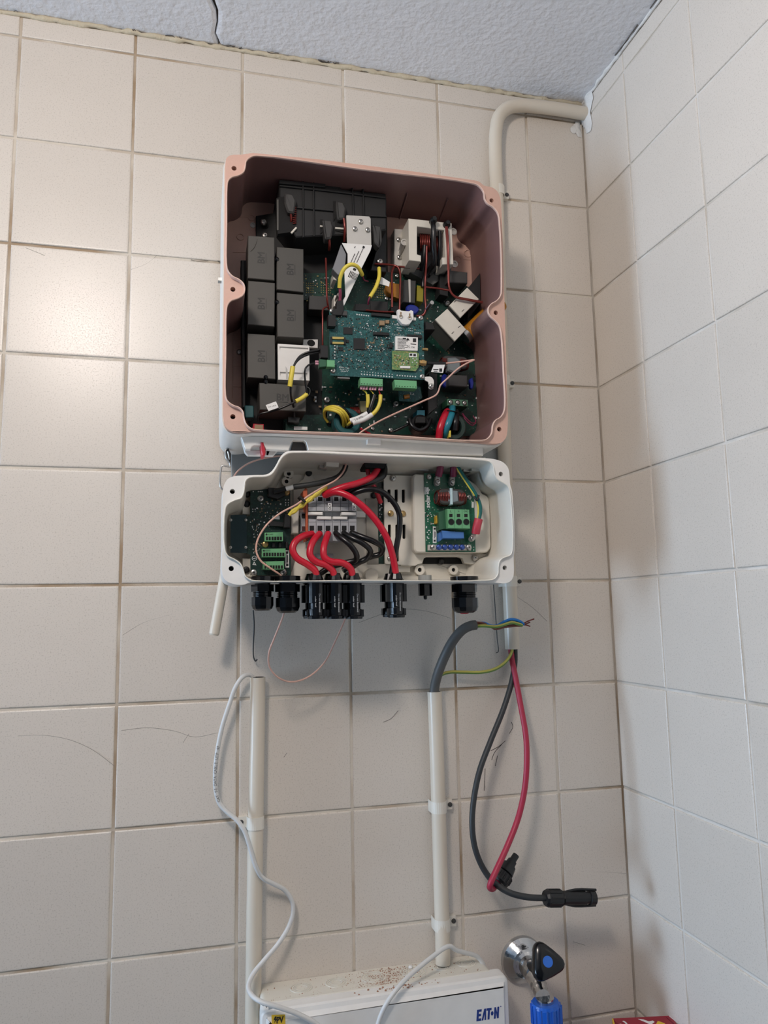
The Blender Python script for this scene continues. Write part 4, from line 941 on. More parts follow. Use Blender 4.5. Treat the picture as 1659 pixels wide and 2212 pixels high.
for i, (s, x) in enumerate((('L', 974), ('N', 990.5), ('GND', 1006.5))):
    q = mt + .022; text(s, P(x, 1104.5, q + .0002), tg, INK, PX(3.5 if i < 2 else 11, q), PX(4.5, q))
    pxp('release_slot', R4(x - 3.5, 1110, x + 3.5, 1117), q - .001, q + .0002, HOLE, tg, 0)
    o_ = circ(*P2(x + .8, 1127.5, q), PX(6.8, q), 18); MB().loft([(offset(o_, .0006), q), (offset(o_, .0004), q + .0005), (o_, q + .0004)]).build('wire_entry_rim', DGTERM, tg)
    MB().prism(o_, q - .002, q + .0003).build('wire_entry', HOLE, tg)
    if i: pxp('terminal_joint', R4(x - 8.5, 1101, x - 7.9, 1141), q, q + .0002, DGTERM, tg, 0)
pxp('yellow_capacitor', [(941, 1115), (946, 1112), (951, 1116), (950, 1126), (946, 1132), (941, 1131), (942, 1124)], mt, mt + .008, mat('ochre', (200, 160, 50), .4), mbd, .001, .0015)
onm('blue_capacitor', [(955, 1146), (1002, 1149), (1003, 1163), (957, 1163)], .015, BLUER, .0006); pxp('blue_capacitor_side', [(949, 1151), (956, 1147), (957, 1163), (950, 1169)], mt, mt + .01, BLUER, mbd, .0004)
lb = onm('barcode_label', [(935, 1137), (943, 1138), (943, 1173), (935, 1173)], .0003, WLABEL, 0)
b = MB()
for x0, y0, x1, y1 in ((937, 1140, 941, 1144), (937, 1166, 941, 1170), (938, 1148, 939, 1163), (940, 1149, 941, 1160)): b.px(R4(x0, y0, x1, y1), mt + .0003, mt + .0005)
b.build('print', INK, lb)
onm('barcode_label', [(1019, 1084), (1023.5, 1084), (1023.5, 1097), (1019, 1097)], .0003, WLABEL, 0)
gb = onm('earth_bar', [(925, 1176.5), (1018, 1176.5), (1018, 1189), (925, 1189)], .004, ALU, .0004)
for x in (935.5, 1012): screw(x, 1182.5, mt + .0046, .0042, gb)
SCREWBL = SCREW.copy(); SCREWBL.materials.clear(); SCREWBL.materials.append(mat('blued_screw', (70, 95, 165), .3, .7)); SCREWBL.materials.append(STEEL)
for x in (948, 960.5, 973, 985.5, 998): inst('blue_screw', SCREWBL, P(x, 1182, mt + .0044), gb, .0038, (0, random.uniform(0, 1.5), 0))
for x, y in ((927, 1030), (1013, 1074)): screw(x, y, mt + .0004, .0036, mbd)
# ring lugs and earth wire
for x, x2 in ((945.5, 951.5), (977.5, 980.5)):
    cable('purple_sleeve', [(x2, 1002, mt + .012), (x2 - 1, 1014, mt + .012), (x + 1.5, 1029, mt + .009)], .0047, PURP, sw)
    lg = MB(); lg.prism(ccw(rnd(LP([(x - 4, 1028), (x + 5.5, 1029), (x + 6, 1044), (x + 2, 1049.5), (x - 3, 1049), (x - 6, 1044)], mt + .007), .0015)), mt, mt + .007, .0004, smooth=True)
    l_ = lg.build('ring_lug', ALU, sw); screw(x, 1041, mt + .0075, .0034, l_)
cable('earth_wire', [(985, 1003, mt + .012), (994, 1018, mt + .016), (1012, 1045, mt + .02), (1028, 1070, mt + .02), (1036, 1090, mt + .02), (1037, 1106, mt + .02), (1034, 1124, mt + .02)], .0028, mat('earth_teal', (20, 100, 96), .4), sw)
cable('earth_wire_stripe', [(983, 1004, mt + .0125), (990.5, 1018, mt + .0168), (1008, 1045, mt + .0208), (1024.5, 1070, mt + .0208), (1032, 1090, mt + .0208), (1033, 1106, mt + .0208), (1031, 1123, mt + .0208)], .0011, YELL, sw)
cable('black_tie', [(1024, 1072, mt + .022), (1030, 1080, mt + .0235), (1034, 1070, mt + .022)], .0015, BLACK, sw)
cable('red_sleeve', [(1034, 1121, mt + .02), (1030, 1138, mt + .019), (1027.5, 1152, mt + .016)], .0056, mat('crimson_sleeve', (190, 62, 78), .4), sw, n=10)
lg = MB(); lg.prism(ccw(rnd(LP([(1022, 1150), (1029, 1153), (1026, 1166), (1021, 1170), (1016, 1168), (1015, 1162)], mt + .012), .0015)), mt + .006, mt + .012, .0004, smooth=True); l_ = lg.build('ring_lug', ALU, sw); screw(1020, 1163.5, mt + .0126, .003, l_)
# white blocks and light opening along the top wall
pxp('white_block', [(704, 989), (733, 991), (732, 1009), (704, 1007)], .10, .125, CREAM, sw, .0008)
pxp('white_block', [(1018, 1001), (1042, 1003), (1043, 1019), (1019, 1017)], .10, .126, CREAM, sw, .0008)
pxp('steel_clip', [(1001, 1005), (1018, 1007), (1018, 1020), (1001, 1018)], .105, .118, STEEL, sw, .0004)
pxp('steel_clip', [(690, 1002), (706, 1004), (706, 1014), (690, 1010)], .1, .112, STEEL, sw, .0004)
pxp('window_recess', [(848, 1003), (930, 1007), (926, 1016), (852, 1012)], .10, .108, BRIGHT, sw, .0008)
pxp('cable_opening', [(786, 998), (838, 1000), (828, 1012), (790, 1010)], .10, .13, HOLE, sw, 0)
# control board at left
lbz = .100; lt_ = lbz + .0016
cbd = pxp('control_board', [(541, 1060), (582, 1056), (627, 1056), (628, 1243), (541, 1243), (541, 1198), (533, 1196), (533, 1116), (541, 1114)], lbz, lt_, PCBD, sw, 0)
for x, y in ((534, 1067), (533, 1089), (532, 1231)): screw(x, y, lbz - .005, .0042, sw, SCREWK)
pxp('board_support', [(523, 1085), (540, 1090), (540, 1112), (524, 1110)], FLO, lbz - .004, CREAM, sw, .0005)
pxp('board_support', [(524, 1206), (545, 1206), (545, 1246), (534, 1246), (524, 1236)], FLO, lbz - .006, CREAM, sw, .0005)
nb = pxp('antenna_board', [(498, 1112.7), (532.7, 1112), (533, 1194.6), (497.5, 1194)], lbz + .002, lbz + .0036, NAVB, sw, 0)
for x, y, in ((498.5, 1123.5), (531, 1123.5), (498, 1182.5), (531, 1182.5)): screw(x, y, lbz + .004, .0018, nb)
def green_block(q, n, lab):
    (x0, y0), (x1, y1) = q; t = pxp('green_terminal', [(x0, y0 + 1), (x1, y0), (x1, y1), (x0, y1)], lt_, lt_ + .011, GTERM, cbd, .0005); w_ = (x1 - x0 - 4) / n; e = lt_ + .011
    for i in range(n):
        x = x0 + 2 + w_ * i; pxp('wire_slot', R4(x + .7, y0 + (y1 - y0) * .5, x + w_ - .7, y1 - 2), e - .001, e + .0002, HOLE, t, 0)
    MB().prism(circ(*P2(x0 + 4, y0 + 5, e), .0012, 10), e, e + .0002).build('print_dot', INK, t)
    if lab: text(lab, P(x0 + 13, y0 + 5, e + .0002), t, INK, PX(11, e), PX(2.6, e))
    return t
green_block(((571.7, 1149.5), (611.6, 1169)), 6, 'RS485'); green_block(((566, 1184.5), (617, 1203.5)), 8, 'Relay'); green_block(((568.6, 1212), (613.7, 1230.5)), 7, None)
for q in ([(588, 1172), (594, 1172), (594, 1183), (588, 1183)], [(602, 1172), (608, 1172), (608, 1183), (602, 1183)], [(617, 1170), (622, 1170), (622, 1184), (617, 1184)]): pxp('dark_component', q, lt_, lt_ + .006, BLACK, cbd)
pxp('display_connector', [(580, 1053), (614, 1055), (616, 1070), (600, 1078), (580, 1072)], lt_, lt_ + .012, BLACK, cbd, .0006)
pxp('cable_socket', [(615, 1110), (628, 1108), (627, 1140), (613, 1140)], lt_, lt_ + .012, BLACK, cbd, .0006)
pxp('dark_relay', [(582, 1124), (613, 1128), (613, 1138), (582, 1136)], lt_, lt_ + .006, BLACK, cbd)
b1 = pxp('barcode_label', [(588, 1114), (604, 1114), (604, 1122), (588, 1121)], lt_, lt_ + .0003, WLABEL, cbd, 0)
b2 = pxp('barcode_label', [(616, 1188), (624.5, 1189), (624.5, 1226), (616, 1226)], lt_, lt_ + .0003, WLABEL, cbd, 0)
b = MB()
for x0, y0, x1, y1 in ((618, 1191, 623, 1196), (618, 1218, 623, 1223), (619.5, 1199, 621.5, 1215)): b.px(R4(x0, y0, x1, y1), lt_ + .0003, lt_ + .0005)
b.build('print', INK, b2)
smd(cbd, [(545, 1100), (575, 1062), (610, 1080), (625, 1108), (580, 1125), (545, 1150)], lt_, 120, 51, [SOLDER, BLACK, TAN, DGREY, BLACK], 1, 3.4)
smd(cbd, [(545, 1140), (566, 1140), (566, 1200), (545, 1195)], lt_, 60, 52, [SOLDER, BLACK, TAN], 1, 2.6)
pads(cbd, [(617, 1080, 623, 1080, 2), (617, 1086, 623, 1086, 2), (617, 1091, 623, 1091, 2), (547, 1062, 547, 1062, 1), (558, 1062, 566, 1062, 3), (546, 1100, 551, 1100, 2), (546, 1105, 551, 1105, 2), (541, 1128, 541, 1128, 1), (545, 1137, 545, 1137, 1), (581, 1136, 600, 1137, 4)], lt_, SOLDER, 2.8)
for x, y, me in ((563, 1077, SCREW), (619, 1064, SCREWB), (573, 1176, SCREWB), (548, 1237, SCREW), (612, 1236, SCREW)):
    screw(x, y, lt_ + .0004, .0042, cbd, me)
b = MB(); o_ = circ(*P2(549.5, 1206, lt_), .003, 16); b.loft([(o_, lt_), (o_, lt_ + .0002), (offset(o_, -.0006), lt_ + .0002)]); b.px([(546.5, 1206), (552.5, 1204.5), (552.5, 1206.5), (546.5, 1207.5)], lt_, lt_ + .0002)
tri = LP([(549, 1212.5), (554, 1221), (545, 1220)], lt_); b.prism(tri, lt_, lt_ + .0002, 0, [ccw(offset(tri, -.0009))]); b.build('warning_symbol', SOLDER, cbd)
# DIN rail with grey terminal blocks
pxp('rail', [(628, 1100), (790, 1104), (790, 1118), (628, 1114)], FLO + .004, .098, STEEL, sw, .0004)
pxp('rail_bracket', [(628, 1098), (646, 1098), (645, 1152), (629, 1152)], FLO + .004, .104, CREAM, sw, .0008)
pxp('rail_end_stop', [(651, 1106), (662, 1107), (662, 1149), (651, 1148)], .095, .112, GRTERM, sw, .0006)
pxp('stop_recess', [(652.5, 1110), (659, 1110), (659, 1120), (652.5, 1120)], .112, .1122, HOLE, sw, 0); pxp('stop_recess', [(652, 1137), (659, 1137), (659, 1147), (652, 1147)], .112, .1122, mat('maroon', (70, 34, 34), .5), sw, 0)
pxp('end_plate', [(655, 1060), (660, 1054), (664, 1056), (664.5, 1100), (665.5, 1166), (661.5, 1168), (661, 1100), (659, 1076), (655, 1072)], .095, .121, ORANGE, sw, .0004)
TT = .118
for i in range(6):
    x = 666 + i * 17.5; t = MB(); x1 = x + 16.9
    t.px([(x, 1071), (x1, 1071.5), (x1, 1095), (x, 1094.5)], .095, TT - .002, .0004)
    t.px([(x, 1094.5), (x1, 1095), (x1, 1104), (x, 1103.5)], .095, TT + .002, .0004)
    t.px([(x, 1104), (x1, 1104), (x1, 1121), (x, 1121)], .095, TT - .008, 0)
    t.px([(x, 1121), (x1, 1121.5), (x1, 1170), (x, 1168)], .095, TT, .0004)
    tk = t.build('terminal_block', GRTERM, sw)
    pxp('tool_slot', R4(x + 3.5, 1073.5, x + 12.5, 1082), TT - .003, TT - .0018, HOLE, tk, 0); pxp('tool_slot', R4(x + 2.5, 1135.5, x + 12.5, 1146), TT - .001, TT + .0002, HOLE, tk, 0)
    pxp('joint_line', R4(x + 1, 1127, x1 - .5, 1128), TT, TT + .0002, RELAY, tk, 0); pxp('joint_line', R4(x + 1, 1088, x1 - .5, 1089), TT - .002, TT - .0018, RELAY, tk, 0)
    MB().prism(circ(*P2(x + 7, 1151.5, TT), PX(6.4, TT), 16), TT - .002, TT + .0003).build('wire_hole', HOLE, tk)
for q in ([(665.5, 1105.5), (697, 1106), (697, 1112.5), (665.5, 1112)], [(737.5, 1106), (769, 1106.5), (769, 1113), (737.5, 1112.5)], [(685, 1115), (715.5, 1115.5), (715.5, 1122), (685, 1121.5)], [(719.5, 1115.5), (750.5, 1116), (750.5, 1122), (719.5, 1121.5)]):
    pxp('jumper_bar', q, TT - .008, TT + .003, BRIGHT, sw, .0005)
for (x, y), s in (((712.5, 1094.5), 'DC+'), ((765, 1094.5), 'DC-')):
    q = pxp('marker_tag', [(x - 4, y - 8), (x + 4, y - 8), (x + 4, y + 8), (x - 4, y + 8)], TT + .002, TT + .0028, WLABEL, sw, 0); text(s, P(x, y, TT + .003), q, INK, PX(12.5, TT), PX(5.5, TT), math.pi / 2, 'lettering', .00012)
# cables inside the lower box
RC = .0041
cable('red_cable', [(817, 1000, .118), (816, 1012, .124), (803, 1030, .132), (775, 1043, .136), (742, 1052, .136), (715, 1062, .132), (700, 1070, .124)], RC, REDC, sw, n=12)
cable('red_cable', [(796, 998, .115), (794, 1012, .118), (796, 1026, .118)], .003, REDC, sw)
cable('red_cable', [(805, 1046, .116), (812, 1060, .112), (822, 1085, .1)], .0032, REDC, sw)
cable('red_cable', [(702, 1070, .125), (725, 1063, .135), (750, 1070, .141), (785, 1095, .144), (815, 1128, .144), (837, 1165, .142), (849, 1205, .138), (855, 1238, .135)], RC, REDC, sw, n=12)
for q in ([(675, 1153, .119), (655, 1158, .128), (638, 1170, .134), (632, 1186, .136), (640, 1204, .137), (665, 1220, .137), (680, 1232, .136), (684, 1242, .135)],
          [(690.5, 1153, .119), (680, 1164, .130), (671, 1182, .136), (670, 1200, .138), (682, 1213, .139), (705, 1221, .138), (718, 1232, .136), (722, 1242, .135)],
          [(709, 1153, .119), (704, 1166, .130), (699, 1185, .137), (701, 1204, .139), (715, 1213, .140), (740, 1216, .140), (757, 1228, .137), (762, 1242, .135)]):
    cable('red_cable', q, RC, REDC, sw, n=12)
BC = .0036
for q in ([(726, 1153, .119), (738, 1162, .128), (757, 1178, .133), (770, 1198, .131), (768, 1210, .126), (745, 1216, .121), (712, 1226, .120), (690, 1240, .120)],
          [(744, 1153, .119), (760, 1162, .127), (784, 1174, .131), (800, 1190, .128), (793, 1206, .122), (768, 1218, .118), (740, 1232, .118)],
          [(762, 1152, .119), (782, 1160, .126), (808, 1170, .129), (826, 1182, .126), (822, 1196, .120), (798, 1204, .116), (765, 1222, .116), (748, 1240, .118)]):
    cable('black_cable', q, BC, BLKC, sw, n=10)
cable('black_cable', [(826, 1000, .116), (829, 1014, .120), (825, 1028, .124), (800, 1041, .127), (770, 1052, .126), (740, 1068, .122)], .005, BLKC, sw, n=10)
cable('black_cable', [(750, 1076, .122), (768, 1064, .130), (795, 1057, .134), (822, 1061, .135), (846, 1080, .134), (862, 1108, .132), (863, 1140, .130), (857, 1178, .128), (850, 1215, .126), (846, 1240, .126)], BC, BLKC, sw, n=10)
cable('sheathed_cable', [(748, 1000, .112), (744, 1014, .116), (730, 1030, .122), (700, 1041, .124), (665, 1048, .124), (634, 1052, .122)], .0035, DBLKC, sw, n=10)
cable('bared_end', [(634, 1052, .122), (626, 1054, .121), (617, 1056, .12)], .0029, WLABEL, sw)
cable('black_plug', [(618, 1055, .12), (606, 1059, .118), (592, 1062, .116)], .0034, BLACK, sw)
for ph in (0, 3.14):
    cable('yellow_wire', [(706 - 9 * i + 2.1 * math.sin(ph + i * 1.7), 1052 + 6.6 * i + 2.1 * math.cos(ph + i * 1.7), .129 - .001 * i) for i in range(10)], .0021, YELL, sw)
pxp('cable_tie', [(645, 1073), (650, 1070), (662, 1083), (657, 1086)], .126, .1385, BLACK, sw, .0008)
# glands and connectors through the bottom
ZB = P(790, 1254, DL).z
GD = .118
def gland(px, w, py0, py1, inner, name='cable_gland'):
    x = P(px, 1262, GD).x; r = PX(w, GD) / 2; z = lambda y: P(px, y, GD).z - ZB
    o = Vector((x, -GD, ZB)); h = P(px, py0, GD).z; L_ = (h - P(px, py1, GD).z); o.z = h
    mb = MB(); mb.lathe(o, (0, 0, -1), [(0, r), (L_ * .27, r)], 6, False); mb.lathe(o, (0, 0, -1), [(L_ * .27, r * .8), (L_ * .5, r * .8)], 18, False)
    for k in range(4): mb.lathe(o + Vector((0, 0, -L_ * (.3 + .055 * k))), (0, 0, -1), [(0, r * .8), (L_ * .015, r * .9), (L_ * .03, r * .8)], 18)
    mb.lathe(o, (0, 0, -1), [(L_ * .48, r * .98), (L_ * .8, r * .98), (L_ * .93, r * .86), (L_, r * .62)], 12, False)
    mb.lathe(o + Vector((0, 0, .004)), (0, 0, 1), [(-.006, r * .7), (0, r * .7), (0, r * 1.05), (.0055, r * 1.05)], 20)
    gl = mb.build(name, GLOSSK, sw)
    return gl
gland(567, 48, 1263, 1319, 1); gland(621, 53, 1262, 1324, 1); gland(1003, 61, 1262, 1324, 1)
MB().lathe(P(1003, 1321, GD), (0, 0, -1), [(0, .006), (.002, .006), (.003, .004)], 12).build('gland_plug', REDP, sw)
o = P(918, 1262, GD); mb = MB(); mb.lathe(o, (0, 0, -1), [(-.002, .0085), (.014, .0085), (.0145, .0078)], 8, False); mb.lathe(o, (0, 0, -1), [(.014, .0025), (.018, .0022), (.019, .0012)], 10); mb.build('blanking_plug', GLOSSK, sw)
MB().lathe(P(918, 1254, GD), (0, 0, 1), [(-.001, .0085), (.0065, .0085)], 14).build('plug_nut', mat('grey_nut', (150, 152, 150), .5), sw)
def mc4(px, d, y0=1259, y1=1336, lab=True):
    top = P(px, y0, d); bot = P(px, y1, d); L_ = top.z - bot.z; r = .0098
    mb = MB()
    mb.lathe(top, (0, 0, -1), [(-.012, r * .55), (-.012, r * .62), (-.004, r * .9), (-.002, r * 1.1), (0, r * 1.1), (0, r), (L_ * .55, r), (L_ * .56, r * .8), (L_ * .72, r * .8), (L_ * .73, r * .95), (L_ * .9, r * .9), (L_ * .92, r * 1.08), (L_, r * 1.02)], 14, False)
    for s in (-1, 1):
        mb.box((top.x + s * r * 1.08, top.y, top.z - L_ * .3), (r * .35, r * .9, L_ * .5)); mb.box((top.x + s * r * .98, top.y, top.z - L_ * .84), (r * .3, r * .8, L_ * .2))
    c_ = mb.build('plug_connector', GLOSSK, sw)
    if lab:
        for dx, s, w in ((.0026, 'Do not disconnect', .0215), (-.0022, 'under load', .0125)):
            text(s, (top.x + dx, top.y - math.sqrt(max(0, r * r - dx * dx)) - .0004, top.z - L_ * (.56 if dx > 0 else .52)), c_, SOLDER, w, .0019, -math.pi / 2)
    return c_
for x in (676, 717, 757): mc4(x + 7, .132, 1260, 1337); mc4(x - 3, .112, 1261, 1336, False)
mc4(855, .132, 1258, 1334); mc4(843, .112, 1260, 1333, False)

# ------------------------------------------------------------------ things on the wall
def pipe(name, pts, r, label, cat_='pipe', group=None, k=8, mats=PVC):
    o = empty(name, P(*pts[-1]), label, cat_, group)
    MB().tube([P(*q) for q in pts], r, 18, k).build('tube', mats, o)
    return o
def clip(par, px, py, side, r, d=.013, slant=0):
    "saddle clip: a band round the tube and a nailed ear"
    c = P(px, py, d); mb = MB(); pts = []
    for i in range(13):
        a = math.pi * (i / 12); pts.append((c.x + math.cos(a) * (r + .0011), -d - math.sin(a) * (r + .0011)))
    hh = .0075; o_, i_ = pts, [(c.x + (x - c.x) * (r + .0001) / (r + .0011), -d + (y + d) * (r + .0001) / (r + .0011)) for x, y in pts]
    o_ = [(pts[0][0], 0.0)] + o_ + [(pts[-1][0], 0.0)]; i_ = [(i_[0][0], 0.0)] + i_ + [(i_[-1][0], 0.0)]
    n = len(o_); vs = [(x, y, c.z + s) for s in (-hh, hh) for x, y in o_] + [(x, y, c.z + s) for s in (-hh, hh) for x, y in i_]
    fs = []
    for i in range(n - 1): fs += [[i, n + i, n + i + 1, i + 1][::-1], [2 * n + i, 2 * n + i + 1, 3 * n + i + 1, 3 * n + i][::-1], [n + i, 3 * n + i, 3 * n + i + 1, n + i + 1][::-1], [i, i + 1, 2 * n + i + 1, 2 * n + i][::-1]]
    mb.add(vs, fs)
    ex = c.x + side * (r + .006); mb.box((c.x + side * (r + .005), -.004, c.z), (.012, .008, .013))
    cl_ = mb.build('clip', mat('clip_plastic', (226, 220, 208), .35), par)
    MB().lathe((ex + side * .002, -.008, c.z), (0, -1, 0), [(0, .0032), (.0012, .003), (.0018, .0015)], 10).build('nail', DGREY, cl_)
    return cl_
r_ = .0102
cd1 = pipe('conduit', [(1266, 246, .014), (1225, 239, .014), (1175, 232, .014), (1128, 228, .014), (1098, 233, .014), (1078, 252, .014), (1071, 285, .014), (1070, 330, .014), (1073, 420, .014), (1083, 760, .014), (1092, 1040, .014), (1100, 1250, .014), (1107, 1402, .014)], r_, 'long cream conduit bending from the ceiling corner down behind both boxes', 'pipe')
clip(cd1, 1074, 414, 1, r_); clip(cd1, 1085, 824, 1, r_); clip(cd1, 1100, 1256, 1, r_)
cd2 = pipe('conduit', [(557, 1463, .013), (555, 1620, .013), (552, 1800, .013), (549, 2000, .013), (546, 2260, .013)], .0098, 'cream conduit at left of the distribution box with a white cable leaving its open top', 'pipe', k=2)
clip(cd2, 552, 1776, -1, .0098)
cd3 = pipe('conduit', [(938.5, 1494, .014), (944, 1640, .014), (949, 1800, .014), (955, 1990, .014), (957, 2082, .016)], .0098, 'cream conduit with two clips rising from the top of the distribution box', 'pipe', k=2)
clip(cd3, 947.5, 1742, 1, .0098); clip(cd3, 955, 1996, 1, .0098)
for par, (x, y, d), r in ((cd2, (557, 1463, .013), .0078), (cd3, (938.5, 1494, .014), .0078)):
    q = P(x, y, d); mb = MB(); mb.lathe(q + Vector((0, 0, .0002)), (0, 0, 1), [(0, r), (.0001, r)], 16); mb.build('open_end', HOLE, par)
# short white rod hanging at the left
MB().lathe(P(489, 1225, .055), P(462, 1372, .05) - P(489, 1225, .055), [(0, .0064), ((P(462, 1372, .05) - P(489, 1225, .055)).length - .002, .0064), ((P(462, 1372, .05) - P(489, 1225, .055)).length, .0054)], 18).build('antenna_rod', PVC, None, 'short cream rod sloping down from behind the lower left corner of the white box', 'rod')
MB().tube([P(547, 1318, .012), P(549, 1350, .011), P(547, 1400, .010), P(548, 1420, .010), P(552, 1428, .010), P(556, 1424, .010)], .0009, 6, 5).build('wire_hook', DGREY, None, 'thin grey wire hook hanging against the tiles below the leftmost cable gland', 'wire')
MB().tube([P(1066, 1262, .006), P(1070, 1320, .005), P(1074, 1380, .005), P(1076, 1408, .005), P(1072, 1410, .005)], .0007, 6, 5).build('wire_hook', DGREY, None, 'thin dark wire hanging beside the right conduit under the white box', 'wire')
# the pink coax threading both boxes
MB().tube([P(*q) for q in ((961, 785, .108), (990, 782, .112), (1012, 779, .116), (1024, 777.5, .117), (1012, 783, .118), (990, 796, .118), (966, 818, .115), (951, 833, .112), (948, 843, .110), (942, 853, .110), (915, 866, .109), (870, 886, .108), (825, 907, .107), (795, 924, .106), (775, 938, .105), (758, 962, .100), (748, 985, .104), (748, 1000, .118), (742, 1018, .128), (727, 1036, .132), (700, 1051, .134), (668, 1070, .135), (640, 1090, .136), (605, 1109, .136), (575, 1135, .136), (557, 1165, .136), (553, 1188, .136), (562, 1210, .135), (585, 1228, .130), (607, 1244, .122), (616, 1262, .118), (613, 1324, .118), (606, 1345, .11), (592, 1380, .095), (581, 1410, .085), (582, 1440, .075), (600, 1463, .065), (630, 1473, .055), (665, 1463, .05), (700, 1432, .045), (722, 1390, .042), (745, 1338, .04), (755, 1310, .04))], .00115, 8, 6).build('coaxial_cable', COAX, None, 'thin pink coaxial cable running from the board through the white box and looping below', 'cable')
MB().tube([P(*q) for q in ((500, 1042, .03), (510, 1022, .03), (535, 1002, .032), (570, 990, .035), (605, 985, .04), (640, 986, .045))], .0012, 8, 5).build('coaxial_cable', COAX, None, 'short pink cable arc in the gap between the boxes at left', 'cable')
tagb = pxp('cable_flag', [(939, 783.5), (962, 784), (957, 805.5), (931, 803.5)], .1085, .1089, WLABEL, inv, 0)
b = MB()
for x0, y0, x1, y1 in ((936, 797, 947, 799), (937, 801, 945, 802.5), (949, 796, 955, 803)): b.px(R4(x0, y0, x1, y1), .1089, .1091)
b.build('print', INK, tagb)
cable('antenna_plug', [(922, 784, .1078), (940, 785, .108), (962, 785, .108)], .0024, BLKC, inv)
# grey mains cable with bared cores
gc = empty('mains_cable', P(937, 1494, .014), 'thick grey sheathed cable with bared blue, brown and earth cores, rising from the conduit', 'cable')
MB().tube([P(*q) for q in ((937, 1500, .014), (940, 1478, .018), (947, 1452, .026), (962, 1415, .036), (980, 1382, .043), (1000, 1360, .048), (1016, 1352, .05), (1028, 1350, .05))], .0066, 14, 6).build('sheath', GREYC, gc)
MB().tube([P(*q) for q in ((1026, 1348, .05), (1045, 1346, .052), (1060, 1352, .052), (1073, 1352, .05), (1090, 1343, .05), (1105, 1338, .05), (1122, 1342, .05), (1132, 1349, .05))], .0021, 8, 6).build('core_wire', BLUEC, gc, 'blue core wire')
MB().tube([P(*q) for q in ((1026, 1345, .051), (1045, 1347, .053), (1062, 1354, .05), (1070, 1358, .048), (1090, 1354, .048), (1115, 1351, .048), (1128, 1351, .049))], .0020, 8, 6).build('core_wire', BRNC, gc, 'brown core wire')
gy = [(1026, 1353, .052), (1045, 1352, .055), (1070, 1354, .055), (1088, 1350, .054), (1105, 1345, .053), (1120, 1348, .052), (1128, 1351, .05)]
MB().tube([P(*q) for q in gy], .0021, 8, 6).build('core_wire', GYG, gc, 'green and yellow earth core wire')
MB().tube([P(x, y - 1.4, d + .0009) for x, y, d in gy], .0014, 8, 6).build('core_stripe', GYY, gc)
for q in ([(1128, 1349, .05), (1140, 1342, .052), (1154, 1337, .053)], [(1126, 1351, .05), (1138, 1347, .05), (1145, 1344, .05)], [(1126, 1350, .048), (1136, 1350, .047), (1145, 1353, .046)]):
    MB().tube([P(*w) for w in q], .0009, 6, 3).build('bare_strand', COPPER, gc)
ew = empty('earth_cable', P(1105, 1404, .016), 'green and yellow earth wire curving between the two conduits', 'cable')
pe = [(1108, 1398, .016), (1104, 1412, .018), (1092, 1430, .021), (1070, 1445, .022), (1040, 1452, .022), (1000, 1452, .02), (972, 1452, .018), (955, 1457, .017), (944, 1470, .016), (938, 1495, .015)]
MB().tube([P(*q) for q in pe], .0023, 8, 6).build('insulation', GYG, ew); MB().tube([P(x, y - 1.2, d + .0011) for x, y, d in pe], .0016, 8, 6).build('stripe', GYY, ew)
# red and black string cables with plug connectors
def plug_end(par, a, b, male, r=.0098):
    a, b = Vector(a), Vector(b); ax = (b - a); L_ = ax.length; mb = MB()
    mb.lathe(a, ax, [(-.002, r * .55), (-.002, r * .86), (.001, r), (L_ * .30, r), (L_ * .31, r * .86)], 12, False)
    if male: mb.lathe(a, ax, [(L_ * .33, r * .78), (L_ * .36, r * .9), (L_ * .62, r * .72), (L_ * .63, r * .55), (L_ * .78, r * .5), (L_ * .79, r * .38), (L_, r * .36), (L_ * 1.01, r * .3)], 14)
    else: mb.lathe(a, ax, [(L_ * .32, r * .72), (L_ * .34, r * .82), (L_ * .8, r * .82), (L_ * .81, r * .7), (L_ * .88, r * .7), (L_ * .89, r * .86), (L_, r * .84)], 14, False)
    o = mb.build('plug', BLACK, par)
    gr = MB(); axn = ax.normalized(); u = axn.cross(Vector((0, 1, 0))).normalized(); w = axn.cross(u)
    for j in range(10):
        an = 6.28318 * j / 10; q = a + (u * math.cos(an) + w * math.sin(an)) * r * 1.0; gr.tube([q + axn * .003, q + axn * L_ * .27], r * .09, 5, 0)
    gr.build('grip_rib', BLACK, o)
    if not male:
        q = a + ax * .9; gr = MB()
        for s in (-1, 1): gr.tube([a + ax * .4 + u * s * r * .7, a + ax * .6 + u * s * r * .95, a + ax * 1.03 + u * s * r * .9], r * .16, 6, 3)
        gr.build('snap_arm', BLACK, o)
    return o
rc = empty('string_cable', P(1104, 1404, .013), 'dull red cable hanging from the right conduit, folded back at a black plug', 'cable', None)
MB().tube([P(*q) for q in ((1103, 1398, .013), (1106, 1425, .016), (1113, 1460, .022), (1124, 1520, .032), (1136, 1590, .042), (1138, 1640, .046), (1134, 1700, .048), (1120, 1765, .05), (1095, 1830, .058), (1072, 1880, .066), (1061, 1905, .069), (1058, 1916, .066), (1063, 1920, .058), (1070, 1914, .047), (1078, 1903, .040))], .0039, 12, 6).build('insulation', DREDC, rc)
plug_end(rc, P(1078, 1904, .040), P(1115, 1847, .030), True, .0125)
bc = empty('string_cable', P(1112, 1404, .012), 'dull black cable hanging from the right conduit, ending in a horizontal black plug', 'cable', None)
MB().tube([P(*q) for q in ((1112, 1398, .012), (1112, 1430, .014), (1106, 1470, .018), (1088, 1530, .025), (1060, 1600, .033), (1036, 1665, .04), (1023, 1730, .044), (1020, 1785, .046), (1027, 1835, .047), (1045, 1878, .049), (1068, 1907, .055), (1100, 1928, .064), (1140, 1938, .068), (1182, 1940, .068))], .0039, 12, 6).build('insulation', DBLKC, bc)
plug_end(bc, P(1180, 1940, .068), P(1284, 1939, .068), False, .0106)
